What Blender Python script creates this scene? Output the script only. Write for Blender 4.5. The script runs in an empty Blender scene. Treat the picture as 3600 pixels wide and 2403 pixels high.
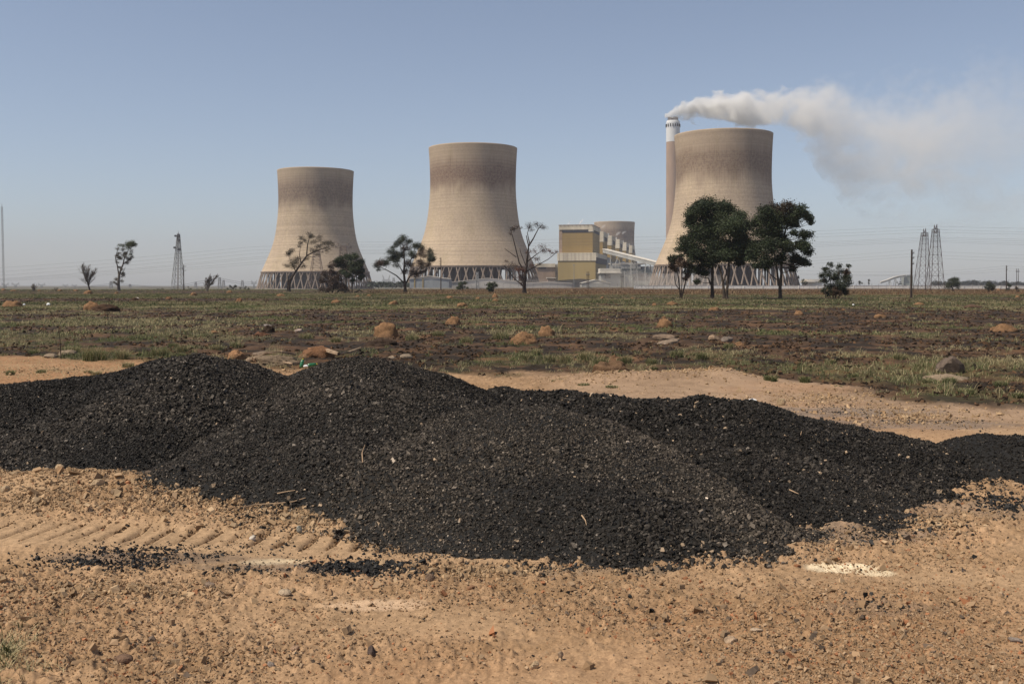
import bpy, bmesh, math, random
import numpy as np
from mathutils import Vector

# ------------------------------------------------------------------ camera
C = bpy.context.scene.collection
SC = bpy.context.scene
EYE, FPX, HOR = 1.7, 3500.0, 1002.0          # eye height (m), focal length in photo pixels, horizon row
cam = bpy.data.cameras.new('camera')
cam.sensor_width = 36.0
cam.lens = 36.0 * FPX / 3600.0
cam.clip_start, cam.clip_end = 0.1, 40000.0
cam_ob = bpy.data.objects.new('camera', cam)
cam_ob.location = (0, 0, EYE)
cam_ob.rotation_euler = (math.radians(90), 0, 0)
cam.shift_y = -(1201.5 - HOR) / 3600.0      # level camera, lens shifted down: verticals stay upright
C.objects.link(cam_ob)
SC.camera = cam_ob

# ------------------------------------------------------------------ light
SUN_EL, SUN_AZ = math.radians(57), math.radians(-113)   # azimuth clockwise from the view axis (+Y); the sun stands left, a little behind the camera
SDIR = Vector((math.sin(SUN_AZ) * math.cos(SUN_EL), math.cos(SUN_AZ) * math.cos(SUN_EL), math.sin(SUN_EL)))
sun = bpy.data.lights.new('sun', 'SUN')
sun.energy, sun.angle, sun.color = 4.9, math.radians(0.6), (1.0, 0.90, 0.74)
sun_ob = bpy.data.objects.new('sun', sun)
sun_ob.rotation_euler = SDIR.to_track_quat('Z', 'Y').to_euler()
C.objects.link(sun_ob)

W = bpy.data.worlds.new('World')
SC.world = W
W.use_nodes = True
wt = W.node_tree
wt.nodes.clear()
wo = wt.nodes.new('ShaderNodeOutputWorld')
bg = wt.nodes.new('ShaderNodeBackground')
sky = wt.nodes.new('ShaderNodeTexSky')
sky.sky_type = 'NISHITA'
sky.sun_disc = False
sky.sun_elevation = SUN_EL
sky.sun_rotation = SUN_AZ
sky.altitude = 1500
sky.air_density = 1.0
sky.dust_density = 2.6
sky.ozone_density = 2.0
hs = wt.nodes.new('ShaderNodeHueSaturation')
hs.inputs['Saturation'].default_value = 0.80
wt.links.new(sky.outputs[0], hs.inputs['Color'])
wt.links.new(hs.outputs[0], bg.inputs['Color'])
bg.inputs['Strength'].default_value = 0.116
wt.links.new(bg.outputs[0], wo.inputs['Surface'])

SC.view_settings.view_transform = 'Standard'
SC.view_settings.look = 'None'
SC.view_settings.exposure = 0.0
SC.view_settings.gamma = 1.0
SC.view_settings.use_curve_mapping = False
cy = SC.cycles
cy.max_bounces = 6
cy.diffuse_bounces = 2
cy.glossy_bounces = 2
cy.transparent_max_bounces = 8
cy.volume_bounces = 4
cy.volume_step_rate = 1.0
cy.volume_max_steps = 128
cy.use_denoising = True
cy.denoiser = 'OPENIMAGEDENOISE'
cy.denoising_input_passes = 'RGB_ALBEDO_NORMAL'

# ------------------------------------------------------------------ measuring helpers


def ray(px, py):
    return (px - 1800.0) / FPX, 1.0, (HOR - py) / FPX


def at(px, py, Y):
    d = ray(px, py)
    return Vector((d[0] / d[1] * Y, Y, EYE + d[2] / d[1] * Y))


def onz(px, py, z=0.0):
    d = ray(px, py)
    t = (z - EYE) / d[2]
    return Vector((d[0] * t, d[1] * t, z))


def hsh(ix, iy, s):
    h = (ix.astype(np.int64) * 374761393 + iy.astype(np.int64) * 668265263 + s * 974634777) & 0xFFFFFFFF
    h = ((h ^ (h >> 13)) * 1274126177) & 0xFFFFFFFF
    h = ((h ^ (h >> 16)) * 2246822519) & 0xFFFFFFFF
    return ((h ^ (h >> 15)) & 0xFFFFFF) / float(0xFFFFFF)


def vn(x, y, s=0):
    x = np.asarray(x, float); y = np.asarray(y, float)
    ix, iy = np.floor(x), np.floor(y)
    fx, fy = x - ix, y - iy
    fx = fx * fx * (3 - 2 * fx); fy = fy * fy * (3 - 2 * fy)
    a, b = hsh(ix, iy, s), hsh(ix + 1, iy, s)
    c, d = hsh(ix, iy + 1, s), hsh(ix + 1, iy + 1, s)
    return (a + (b - a) * fx) * (1 - fy) + (c + (d - c) * fx) * fy


def fbm(x, y, o=3, s=0):
    t, a, n = 0.0, 1.0, 0.0
    for k in range(o):
        t = t + a * (vn(x * 2 ** k + 17.3 * k, y * 2 ** k - 9.1 * k, s + k) - 0.5)
        n += a; a *= 0.5
    return t / n * 2


def sst(a, b, x):
    t = np.clip((np.asarray(x, float) - a) / (b - a), 0, 1)
    return t * t * (3 - 2 * t)


# ------------------------------------------------------------------ object helpers
def tag(o, label=None, cat=None, group=None, kind=None):
    if label: o['label'] = label
    if cat: o['category'] = cat
    if group: o['group'] = group
    if kind: o['kind'] = kind
    return o


def thing(name, label, cat, loc, group=None, rz=0.0):
    o = bpy.data.objects.new(name, None)
    o.empty_display_size = 0.5
    o.location = loc
    o.rotation_euler = (0, 0, rz)
    C.objects.link(o)
    return tag(o, label, cat, group)


def link(name, me, m, parent=None):
    o = bpy.data.objects.new(name, me)
    if m and not me.materials: me.materials.append(m)
    C.objects.link(o)
    if parent: o.parent = parent
    return o


def np_mesh(name, V, F, cols=None, smooth=False):
    V = np.ascontiguousarray(V, np.float32); F = np.ascontiguousarray(F, np.int32)
    k = F.shape[1]
    me = bpy.data.meshes.new(name)
    me.vertices.add(len(V)); me.vertices.foreach_set('co', V.ravel())
    me.loops.add(F.size); me.loops.foreach_set('vertex_index', F.ravel())
    me.polygons.add(len(F))
    me.polygons.foreach_set('loop_start', np.arange(0, F.size, k, dtype=np.int32))
    if cols is not None:
        a = me.color_attributes.new('col', 'FLOAT_COLOR', 'POINT')
        cc = np.ones((len(V), 4), np.float32); cc[:, :3] = cols
        a.data.foreach_set('color', cc.ravel())
    me.update(calc_edges=True)
    me.polygons.foreach_set('use_smooth', np.full(len(F), bool(smooth)))
    return me


class MB:
    def __init__(s): s.v, s.f = [], []

    def quad(s, *p):
        n = len(s.v); s.v += [Vector(q) for q in p]; s.f.append(tuple(range(n, n + len(p))))

    def box(s, c, size, ax=(1, 0, 0)):
        """box with centre c; size along ax, its horizontal normal, and z"""
        ax = Vector(ax).normalized(); ay = Vector((-ax.y, ax.x, 0)); az = Vector((0, 0, 1)); c = Vector(c); n = len(s.v)
        for k in range(8):
            s.v.append(c + ax * size[0] * (.5 if k & 1 else -.5) + ay * size[1] * (.5 if k & 2 else -.5) + az * size[2] * (.5 if k & 4 else -.5))
        for q in ((0, 2, 3, 1), (4, 5, 7, 6), (0, 1, 5, 4), (2, 6, 7, 3), (0, 4, 6, 2), (1, 3, 7, 5)):
            s.f.append(tuple(n + i for i in q))
        return s

    def bar(s, p, q, w):
        return s.tube([p, q], [w * .6, w * .6], 4)

    def tube(s, pts, rad, n=6, cap=True):
        pts = [Vector(p) for p in pts]; rings = []
        for i, p in enumerate(pts):
            d = (pts[min(i + 1, len(pts) - 1)] - pts[max(i - 1, 0)])
            d = d.normalized() if d.length > 1e-9 else Vector((0, 0, 1))
            a = d.cross(Vector((0.31, 0.95, 0.05)) if abs(d.y) < .9 else Vector((1, 0, 0.1))).normalized(); b = d.cross(a)
            r = []
            for k in range(n):
                t = 2 * math.pi * (k + .5) / n
                r.append(len(s.v)); s.v.append(p + (a * math.cos(t) + b * math.sin(t)) * rad[i])
            rings.append(r)
        for r0, r1 in zip(rings, rings[1:]):
            for k in range(n): s.f.append((r0[k], r0[(k + 1) % n], r1[(k + 1) % n], r1[k]))
        if cap: s.f.append(tuple(reversed(rings[0]))); s.f.append(tuple(rings[-1]))
        return s

    def rev(s, prof, n=32, c=(0, 0, 0), cap=True):
        c = Vector(c); rings = []
        for r, z in prof:
            rr = []
            for k in range(n):
                t = 2 * math.pi * k / n
                rr.append(len(s.v)); s.v.append(c + Vector((r * math.cos(t), r * math.sin(t), z)))
            rings.append(rr)
        for a, b in zip(rings, rings[1:]):
            for k in range(n): s.f.append((a[k], a[(k + 1) % n], b[(k + 1) % n], b[k]))
        if cap: s.f.append(tuple(reversed(rings[0]))); s.f.append(tuple(rings[-1]))
        return s

    def build(s, name, m, parent=None, smooth=False, local=False, outward=False):
        off = Vector((0, 0, 0)) if (local or parent is None) else world_loc(parent)
        me = bpy.data.meshes.new(name)
        me.from_pydata([tuple(v - off) for v in s.v], [], s.f)
        if outward:
            bm = bmesh.new(); bm.from_mesh(me); bmesh.ops.recalc_face_normals(bm, faces=bm.faces); bm.to_mesh(me); bm.free()
        me.update()
        if smooth: me.polygons.foreach_set('use_smooth', np.ones(len(me.polygons), bool))
        return link(name, me, m, parent)


def world_loc(o):
    v = Vector(o.location)
    while o.parent: o = o.parent; v = v + Vector(o.location)
    return v


def recenter(o, loc):
    """move the origin of a parentless mesh to loc"""
    me = o.data; n = len(me.vertices); a = np.empty(n * 3, np.float32)
    me.vertices.foreach_get('co', a); a = a.reshape(-1, 3) - np.array(loc, np.float32)
    me.vertices.foreach_set('co', a.ravel()); me.update(); o.location = loc
    return o


# ------------------------------------------------------------------ materials
class NT:
    def __init__(s, name):
        s.m = bpy.data.materials.new(name); s.m.use_nodes = True; s.t = s.m.node_tree; s.t.nodes.clear()
        s.out = s.t.nodes.new('ShaderNodeOutputMaterial')

    def n(s, typ, **kw):
        x = s.t.nodes.new('ShaderNode' + typ)
        for k, v in kw.items(): setattr(x, k, v)
        return x

    def put(s, sock, v):
        if hasattr(v, 'is_output') or isinstance(v, bpy.types.NodeSocket): s.t.links.new(v, sock)
        else: sock.default_value = v

    def math(s, op, a, b=0.0, c=0.0, clamp=False):
        x = s.n('Math', operation=op, use_clamp=clamp)
        s.put(x.inputs[0], a); s.put(x.inputs[1], b); s.put(x.inputs[2], c)
        return x.outputs[0]

    def mix(s, f, a, b, mode='MIX'):
        x = s.n('Mix', data_type='RGBA', blend_type=mode)
        s.put(x.inputs[0], f); s.put(x.inputs[6], a if not isinstance(a, tuple) else (*a, 1)); s.put(x.inputs[7], b if not isinstance(b, tuple) else (*b, 1))
        return x.outputs[2]

    def noise(s, vec, scale, detail=3, rough=0.55, dist=0.0):
        x = s.n('TexNoise')
        if vec is not None: s.put(x.inputs['Vector'], vec)
        x.inputs['Scale'].default_value = scale; x.inputs['Detail'].default_value = detail
        x.inputs['Roughness'].default_value = rough; x.inputs['Distortion'].default_value = dist
        return x.outputs['Fac']

    def ramp(s, f, *stops):
        x = s.n('ValToRGB'); e = x.color_ramp.elements
        while len(e) < len(stops): e.new(0.5)
        for i, (p, c) in enumerate(stops):
            e[i].position = p; e[i].color = (c, c, c, 1) if not isinstance(c, tuple) else (*c, 1)
        s.put(x.inputs[0], f)
        return x.outputs[0]

    def mapr(s, v, a, b, c=0.0, d=1.0, smooth=True):
        x = s.n('MapRange'); x.interpolation_type = 'SMOOTHSTEP' if smooth else 'LINEAR'; x.clamp = True
        s.put(x.inputs[0], v); x.inputs[1].default_value = a; x.inputs[2].default_value = b; x.inputs[3].default_value = c; x.inputs[4].default_value = d
        return x.outputs[0]

    def coord(s, kind='Object'):
        return s.n('TexCoord').outputs[kind]

    def scale(s, vec, v):
        x = s.n('VectorMath', operation='MULTIPLY'); s.put(x.inputs[0], vec); x.inputs[1].default_value = v
        return x.outputs[0]

    def comb(s, x, y, z):
        c = s.n('CombineXYZ'); s.put(c.inputs[0], x); s.put(c.inputs[1], y); s.put(c.inputs[2], z)
        return c.outputs[0]

    def sep(s, v):
        x = s.n('SeparateXYZ'); s.put(x.inputs[0], v)
        return x.outputs

    def bsdf(s, col, rough=0.9, spec=0.2, bump=None, bstr=0.3, bdist=0.02, metal=0.0):
        p = s.n('BsdfPrincipled')
        s.put(p.inputs['Base Color'], (*col, 1) if isinstance(col, tuple) else col)
        s.put(p.inputs['Roughness'], rough); s.put(p.inputs['Specular IOR Level'], spec); p.inputs['Metallic'].default_value = metal
        if bump is not None:
            b = s.n('Bump'); b.inputs['Strength'].default_value = bstr; b.inputs['Distance'].default_value = bdist
            s.put(b.inputs['Height'], bump); s.put(p.inputs['Normal'], b.outputs[0])
        s.t.links.new(p.outputs[0], s.out.inputs['Surface'])
        return s.m


def mat(name, col, rough=0.85, spec=0.2, var=0.25, scale=0.3, streak=False):
    n = NT(name)
    c = n.coord('Object')
    if streak: c = n.scale(c, (1, 1, 0.12))
    f = n.noise(c, scale, 5, 0.65)
    f2 = n.mapr(f, 0.3, 0.7, 1 - var, 1 + var)
    return n.bsdf(n.mix(1.0, col, n.comb(f2, f2, f2), 'MULTIPLY'), rough, spec)


def attr_mat(name, rough=0.9, spec=0.15, nscale=None, nvar=0.3, bscale=None, bstr=0.5, bdist=0.01, trans=0.0):
    n = NT(name)
    a = n.n('VertexColor'); a.layer_name = 'col'; col = a.outputs[0]
    co = n.coord('Object')
    if nscale:
        f = n.noise(co, nscale, 4, 0.65); f2 = n.mapr(f, 0.28, 0.72, 1 - nvar, 1 + nvar)
        col = n.mix(1.0, col, n.comb(f2, f2, f2), 'MULTIPLY')
    m = n.bsdf(col, rough, spec, n.noise(co, bscale, 4, 0.65) if bscale else None, bstr, bdist)
    if trans:
        p = [x for x in n.t.nodes if x.type == 'BSDF_PRINCIPLED'][0]
        t = n.n('BsdfTranslucent'); n.t.links.new(col, t.inputs[0])
        mx = n.n('MixShader'); mx.inputs[0].default_value = trans
        n.t.links.new(p.outputs[0], mx.inputs[1]); n.t.links.new(t.outputs[0], mx.inputs[2]); n.t.links.new(mx.outputs[0], n.out.inputs['Surface'])
    return m

# ------------------------------------------------------------------ ground shape
def ybound(u):
    return np.interp(u, [-.9, -.51, -.35, -.25, -.03, .057, .257, .34, .43, .51, .9], [24, 23.5, 22, 21, 18.6, 19.0, 18.1, 15.9, 14.6, 13.4, 11.5])


def gmacro(x, y):
    x = np.asarray(x, float); y = np.asarray(y, float)
    u = x / np.maximum(y, 1.0)
    z = -2.6 * sst(370, 700, y) * sst(0.03, -0.10, u)
    # low spoil berm behind the coal
    bl = sst(-.2, 2.4, x) * sst(4.9, 3.6, x)
    z = z + 0.20 * bl * np.exp(-((y - 17.6 - 0.12 * (x - 3)) / 0.8) ** 2) * (1 + 0.35 * fbm(x * 1.3, y * 1.3, 3, 5))
    # small pushed-up ridge between coal toe and the wheel track on the left
    z = z + 0.15 * sst(-.2, -1.3, x) * (1 + .5 * fbm(x * 1.6, y * 1.6, 3, 7)) * np.exp(-((y - 8.0 + 0.22 * (x + 3)) / 0.55) ** 2)
    z = z + 0.05 * fbm(x * .22, y * .22, 2, 11) * sst(17, 30, y) * sst(400, 200, y)
    return z


TRK = lambda x: 6.78 - 0.13 * (x + 3.0)          # centre line of the wheel track


def compact(x, y):
    """1 on ground pressed smooth by wheels, 0 on loose rubble"""
    t = np.exp(-((y - TRK(x)) / 0.34) ** 4) * sst(0.5, -0.2, x)
    t2 = sst(0.05, 0.35, fbm(x * .5 + 3, y * .8, 2, 31)) * 0.85
    t3 = np.exp(-((x - 2.6) / 1.8) ** 2 - ((y - 5.75) / .3) ** 2) * 0.8
    t4 = np.exp(-((x + .75) / .5) ** 2 - ((y - 5.25) / .22) ** 2) * 0.7
    t5 = sst(11.5, 12.5, y) * sst(16, 15, y) * sst(.5, 2, x) * .6
    return np.clip(np.maximum.reduce([t, t2, t3, t4, t5]), 0, 1)


def gfine(x, y):
    """loose-earth relief, near ground only"""
    c = compact(x, y)
    z = 0.020 * fbm(x * 2.1, y * 2.1, 3, 41) * (1 - .6 * c)
    b = vn(x * 15, y * 15, 44); b2 = vn(x * 37, y * 37, 45)
    z = z + (0.029 * np.maximum(b - .60, 0) * 2.6 + 0.018 * np.maximum(b2 - .5, 0) * 2 + 0.009 * fbm(x * 60, y * 60, 2, 47)) * (1 - .93 * c)
    # tread lugs in the wheel track
    inn = np.exp(-((y - TRK(x)) / 0.30) ** 4) * sst(-.35, -.9, x)
    s = (x - 0.15 * (y - 6.9) + .025 * fbm(x * 3, y * 3, 2, 49)) / 0.176
    fr = s - np.floor(s)
    lug = np.exp(-((fr - .5) / .14) ** 2) * (0.35 + .85 * vn(np.floor(s), y * 4, 48)) * sst(TRK(x) - .14, TRK(x) - .05, y) * sst(TRK(x) + .32, TRK(x) + .24, y)
    z = z + inn * (-0.040 * lug + .014 * np.exp(-((fr - .74) / .08) ** 2) * vn(np.floor(s), y * 7, 50) - 0.012)
    return z * sst(30, 16, y)


def gz(x, y):
    return float(gmacro(x, y))


def green(x, y):
    """how grassy the field is, 0 burnt bare .. 1 grassy"""
    u = x / y; ly = np.log(y)
    prof = np.interp(ly, np.log([13, 17, 21, 26, 31, 40, 60, 72, 84, 100, 118, 140, 175, 230, 400]),
                     [.42, .44, .50, .42, .34, .33, .33, .46, .66, .70, .44, .62, .66, .46, .46])
    prof = prof + .12 * sst(-.1, -.4, u) * sst(18, 22, y) * sst(70, 40, y) - .22 * sst(-.1, -.3, u) * sst(95, 110, y) * sst(135, 120, y)
    prof = prof - .12 * sst(.1, .3, u) * sst(20, 26, y) * sst(75, 60, y)
    n = fbm(x / 1.7, y / 2.2, 4, 61) * .55 + fbm(x / (.055 * y + .5) * .13, ly * 9, 3, 63) * (.36 + .25 * sst(60, 110, y))
    return np.clip(prof + n, 0, 1)


def dry(x, y):
    u = x / y
    return np.clip(sst(150, 195, y) * sst(-.22, .02, u) * (.75 + .5 * fbm(x / 9, y / 20, 2, 71)), 0, 1)


def blob(x, y, p, rx, ry, soft=.5):
    d = ((x - p.x) / rx) ** 2 + ((y - p.y) / ry) ** 2
    n = fbm(x * 2.4, y * 4.0, 3, 77)
    return sst(1 + soft, 1 - soft, d + n * .9)


def gcolor(x, y, z):
    n1, n2, n3 = fbm(x * .7, y * .9, 4, 81), fbm(x * 6, y * 6, 3, 85), vn(x * 40, y * 40, 88)
    c = compact(x, y)
    col = np.stack([.292 + .088 * n1 + .06 * n2, .186 + .062 * n1 + .043 * n2, .106 + .040 * n1 + .030 * n2], 1)
    col = col * (1 - c[:, None]) + c[:, None] * (np.array([.335, .222, .130]) * (1 + .10 * n2[:, None]))
    col *= (0.82 + .48 * n3)[:, None]
    red = sst(.15, .5, fbm(x * .45 + 9, y * .6, 3, 91)) * .28
    red = np.maximum(red, sst(-2.5, -5, x) * sst(14, 17, y) * (.55 + .5 * n1))
    grey = (sst(-.5, 1.5, x) * sst(11, 12.5, y) * .75)[:, None]
    col = col * (1 - grey) + grey * np.array([.27, .185, .125]) * (1 + .35 * n1 + .3 * n2)[:, None]
    col = col * (1 - red[:, None]) + red[:, None] * np.array([.27, .140, .070]) * (1 + .2 * n2[:, None])
    for (px, py, rx, ry, cc, a) in (
            (2950, 1998, .19, .10, (.62, .50, .34), 1), (3060, 2012, .14, .07, (.56, .45, .30), .9), (960, 1972, .22, .07, (.62, .49, .32), .75),
            (1330, 2125, .3, .10, (.50, .35, .23), .7), (1000, 1995, .5, .12, (.11, .09, .075), .5), (600, 1960, .7, .12, (.13, .10, .08), .6),
            (1300, 2005, .5, .09, (.10, .08, .07), .6), (2800, 1880, .9, .35, (.14, .11, .09), .6), (3300, 1790, .8, .3, (.16, .12, .09), .5),
            (2900, 1450, 1.6, .5, (.17, .135, .11), .7), (3200, 1490, 1.2, .4, (.15, .12, .10), .6), (1950, 2010, .7, .10, (.15, .12, .09), .5),
            (3060, 2140, .35, .12, (.17, .12, .085), .6), (1750, 1400, .5, .6, (.16, .12, .09), .7)):
        m = blob(x, y, onz(px, py), rx, ry)[:, None] * a
        col = col * (1 - m) + m * np.array(cc) * (1 + .25 * n2[:, None])
    # field
    f = field_mask(x, y)
    g = green(x, y); d = dry(x, y)
    m1 = sst(-.15, .25, fbm(x * 1.7, y * 1.3, 3, 95)); m2 = vn(x * 9, y * 9, 97)
    soil = np.array([.028, .021, .016]) * (1 - m1[:, None]) + m1[:, None] * np.array([.080, .048, .029])
    soil = soil * (.7 + .6 * m2)[:, None]
    rr = sst(.30, .6, fbm(x / 2.1, y / 1.6, 3, 99))[:, None] * .7
    soil = soil * (1 - rr) + rr * np.array([.17, .092, .048])
    turf = np.array([.066, .066, .030]) * (.55 + .8 * m2)[:, None] + np.array([.06, .045, .018]) * sst(-.1, .4, fbm(x / 5, y / 12, 3, 103))[:, None]
    far = sst(22, 60, y)[:, None]
    gg = sst(.38, .62, g)[:, None] * (.35 + .5 * far)
    fc = soil * (1 - gg) + turf * gg
    fc = fc * (1 - d[:, None]) + d[:, None] * (np.array([.120, .064, .036]) * (.7 + .7 * fbm(x / 4, y / 10, 3, 105) ** 2 + .4 * m2)[:, None])
    fo = sst(400, 900, y)[:, None]
    fc = fc * (1 - fo) + fo * np.array([.11, .10, .07])
    return col * (1 - f[:, None]) + fc * f[:, None]


def field_mask(x, y):
    u = x / np.maximum(y, 1)
    yb = ybound(u)
    return sst(-.6, .5, (y - yb) + 1.3 * fbm(x * .9, y * .6, 3, 107) - 1.2 * np.exp(-((x - 3.2) / 1.3) ** 2) * sst(19.2, 18.4, y))


ground_mat = attr_mat('earth', .95, .1, 90, .22, 160, .45, .006)


def build_ground():
    us = np.concatenate([-np.geomspace(5, .72, 26)[:-1], np.linspace(-.72, .72, 1080), np.geomspace(.72, 5, 26)[1:]])
    ys = np.concatenate([np.linspace(.6, 2.4, 14)[:-1], np.geomspace(2.4, 26, 780)[:-1], np.geomspace(26, 7000, 350)])
    U, Y = np.meshgrid(us, ys)
    X = np.clip(U * Y, -8200, 8200)
    x, y = X.ravel(), Y.ravel()
    z = gmacro(x, y) + gfine(x, y)
    fm = field_mask(x, y)
    # clods and tussock bases in the burnt field
    z = z + fm * sst(90, 40, y) * (.035 * np.maximum(vn(x * 4.5, y * 4.5, 111) - .55, 0) * 2 + .02 * fbm(x * 11, y * 11, 2, 113))
    col = gcolor(x, y, z)
    n, m = len(us), len(ys)
    i = (np.arange(m - 1)[:, None] * n + np.arange(n - 1)[None]).ravel()
    F = np.stack([i, i + 1, i + n + 1, i + n], 1)
    V = np.stack([x, y, z], 1)
    isf = fm[F].mean(1) > .5
    for nm, sel, lab, cat in (('dirt_ground', ~isf, 'bare tan dirt and rubble around the coal', 'ground'), ('field', isf, 'burnt grassy plain stretching to the power station', 'field')):
        FF = F[sel]; used, inv = np.unique(FF, return_inverse=True)
        me = np_mesh(nm, V[used], inv.reshape(FF.shape), col[used], True)
        tag(link(nm, me, ground_mat), lab, cat, kind='structure')


build_ground()

# ------------------------------------------------------------------ stones, lumps (numpy batches)
RNG = np.random.default_rng(7)
BOX = np.array([[a, b, c] for c in (-1, 1) for b in (-1, 1) for a in (-1, 1)], float) * .5
BF = np.array([[0, 2, 3, 1], [4, 5, 7, 6], [0, 1, 5, 4], [2, 6, 7, 3], [0, 4, 6, 2], [1, 3, 7, 5]])


def rots(n, flat=1.0):
    q = RNG.normal(size=(n, 4)); q[:, 1:3] *= flat
    q /= np.linalg.norm(q, axis=1)[:, None]
    w, x, y, z = q.T
    return np.stack([np.stack([1 - 2 * (y * y + z * z), 2 * (x * y - z * w), 2 * (x * z + y * w)], 1),
                     np.stack([2 * (x * y + z * w), 1 - 2 * (x * x + z * z), 2 * (y * z - x * w)], 1),
                     np.stack([2 * (x * z - y * w), 2 * (y * z + x * w), 1 - 2 * (x * x + y * y)], 1)], 1)


def chips(P, size, col, flat=.45, jit=.32, lie=.6):
    """angular little stones: P (n,3) centres, size (n,), col (n,3)"""
    n = len(P)
    B = BOX[None] * (1 + RNG.uniform(-jit, jit, (n, 8, 3)) * 1.6)
    B[:, 4:, :2] *= RNG.uniform(.35, .95, (n, 1, 2))
    B *= np.stack([RNG.uniform(.8, 1.5, n), RNG.uniform(.6, 1.1, n), RNG.uniform(flat, 1, n)], 1)[:, None] * size[:, None, None]
    V = np.einsum('nij,nkj->nki', rots(n, lie), B) + P[:, None]
    F = (BF[None] + (np.arange(n) * 8)[:, None, None]).reshape(-1, 4)
    return V.reshape(-1, 3), F, np.repeat(col, 8, 0)


def px_ellipse(n, px, py, rx, ry, gauss=False):
    """n ground points inside an ellipse measured on the photograph"""
    a, r = RNG.uniform(0, 2 * math.pi, n), (np.minimum(np.abs(RNG.normal(0, .62, n)), 1.9) if gauss else np.sqrt(RNG.uniform(0, 1, n)))
    qx, qy = px + rx * r * np.cos(a), py + ry * r * np.sin(a)
    t = EYE * FPX / (qy - HOR)
    return (qx - 1800) / FPX * t, t


# ------------------------------------------------------------------ coal heaps
def lp(*pts):
    """ridge line from (photo x, photo y, height)"""
    return [(*onz(px, py, h).to_2d(), h) for px, py, h in pts]


HEAPS = [
    [(lp((-500, 1400, .42), (0, 1358, .5), (400, 1312, .62), (560, 1268, .80), (690, 1246, .90), (810, 1264, .81), (880, 1300, .62), (950, 1326, .50), (1030, 1326, .50), (1110, 1296, .64), (1190, 1268, .82), (1280, 1262, .85), (1380, 1274, .79), (1540, 1316, .62), (1630, 1352, .48), (1700, 1395, .3)), .335),
     (lp((-200, 1490, .16), (100, 1452, .25), (430, 1392, .44)), .44),
     (lp((430, 1392, .44), (600, 1374, .54), (800, 1380, .52), (900, 1420, .44)), .31),
     (lp((1060, 1400, .62), (1150, 1362, .70), (1300, 1352, .74), (1450, 1372, .70), (1600, 1400, .62)), .34),
     (lp((1640, 1450, .60), (1780, 1432, .66), (1930, 1438, .65), (2080, 1470, .58), (2200, 1530, .46), (2400, 1640, .30), (2600, 1800, .15), (2800, 1860, .06)), .325),
     (lp((1560, 1720, .22), (1750, 1680, .30), (1950, 1680, .31), (2150, 1720, .28), (2400, 1780, .18)), .37)],
    [(lp((1730, 1375, .28), (1770, 1364, .36), (1830, 1385, .34), (1910, 1376, .46), (2080, 1388, .53), (2250, 1410, .53), (2420, 1404, .56), (2560, 1404, .58), (2650, 1404, .585), (2760, 1445, .48), (2900, 1486, .40), (3000, 1504, .35), (3100, 1528, .28), (3230, 1560, .18), (3310, 1602, .04)), .28),
     (lp((2500, 1560, .34), (2800, 1610, .26), (3050, 1640, .15)), .22)],
    [(lp((3385, 1568, .10), (3425, 1540, .22), (3480, 1527, .28), (3620, 1530, .30), (3900, 1545, .30)), .36)],
]


def heap_h(k, x, y, which=False):
    best = np.full(x.shape, -9.0); idx = np.zeros(x.shape, int); acc = np.zeros(x.shape)
    K = 60.0
    for ri, (line, slope) in enumerate(HEAPS[k]):
        h = np.full(x.shape, -9.0)
        for (ax, ay, ah), (bx, by, bh) in zip(line, line[1:]):
            ex, ey = (bx - ax) * 1.5, by - ay
            qx = (x - ax) * 1.5
            t = np.clip((qx * ex + (y - ay) * ey) / (ex * ex + ey * ey), 0, 1)
            d = np.hypot(qx - ex * t, y - ay - ey * t)
            h = np.maximum(h, ah + (bh - ah) * t - slope * (np.sqrt(d * d + .04) - .2))
        idx = np.where(h > best, ri, idx); best = np.maximum(best, h)
        acc = acc + np.exp(K * np.clip(h, -.5, 2))
    if which: return idx
    h = np.log(acc) / K
    return h + .03 * fbm(x * 1.1, y * 1.1, 3, 201 + k) + .035 * fbm(x * 4.0, y * 4.0, 2, 211 + k) * sst(.25, 0, h) + (.05 * fbm(x * 2.6, y * 2.6, 3, 221) if k == 1 else 0)


coal_bed = attr_mat('coal_fines', .8, .25, 160, .4, 220, .8, .01)
coal_lump = attr_mat('coal_lump', .6, .12)
HEAP_DOM = [(-8.5, 4.2, 5.4, 15.6), (-.6, 6.2, 6.2, 13.4), (3.8, 7.4, 7.2, 11.6)]
HEAP_TXT = ['long double-humped heap of black coal chips across the middle of the dirt', 'low ragged ridge of black coal behind the right end of the long heap', 'small dark coal heap cut off by the right edge of the picture']


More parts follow.
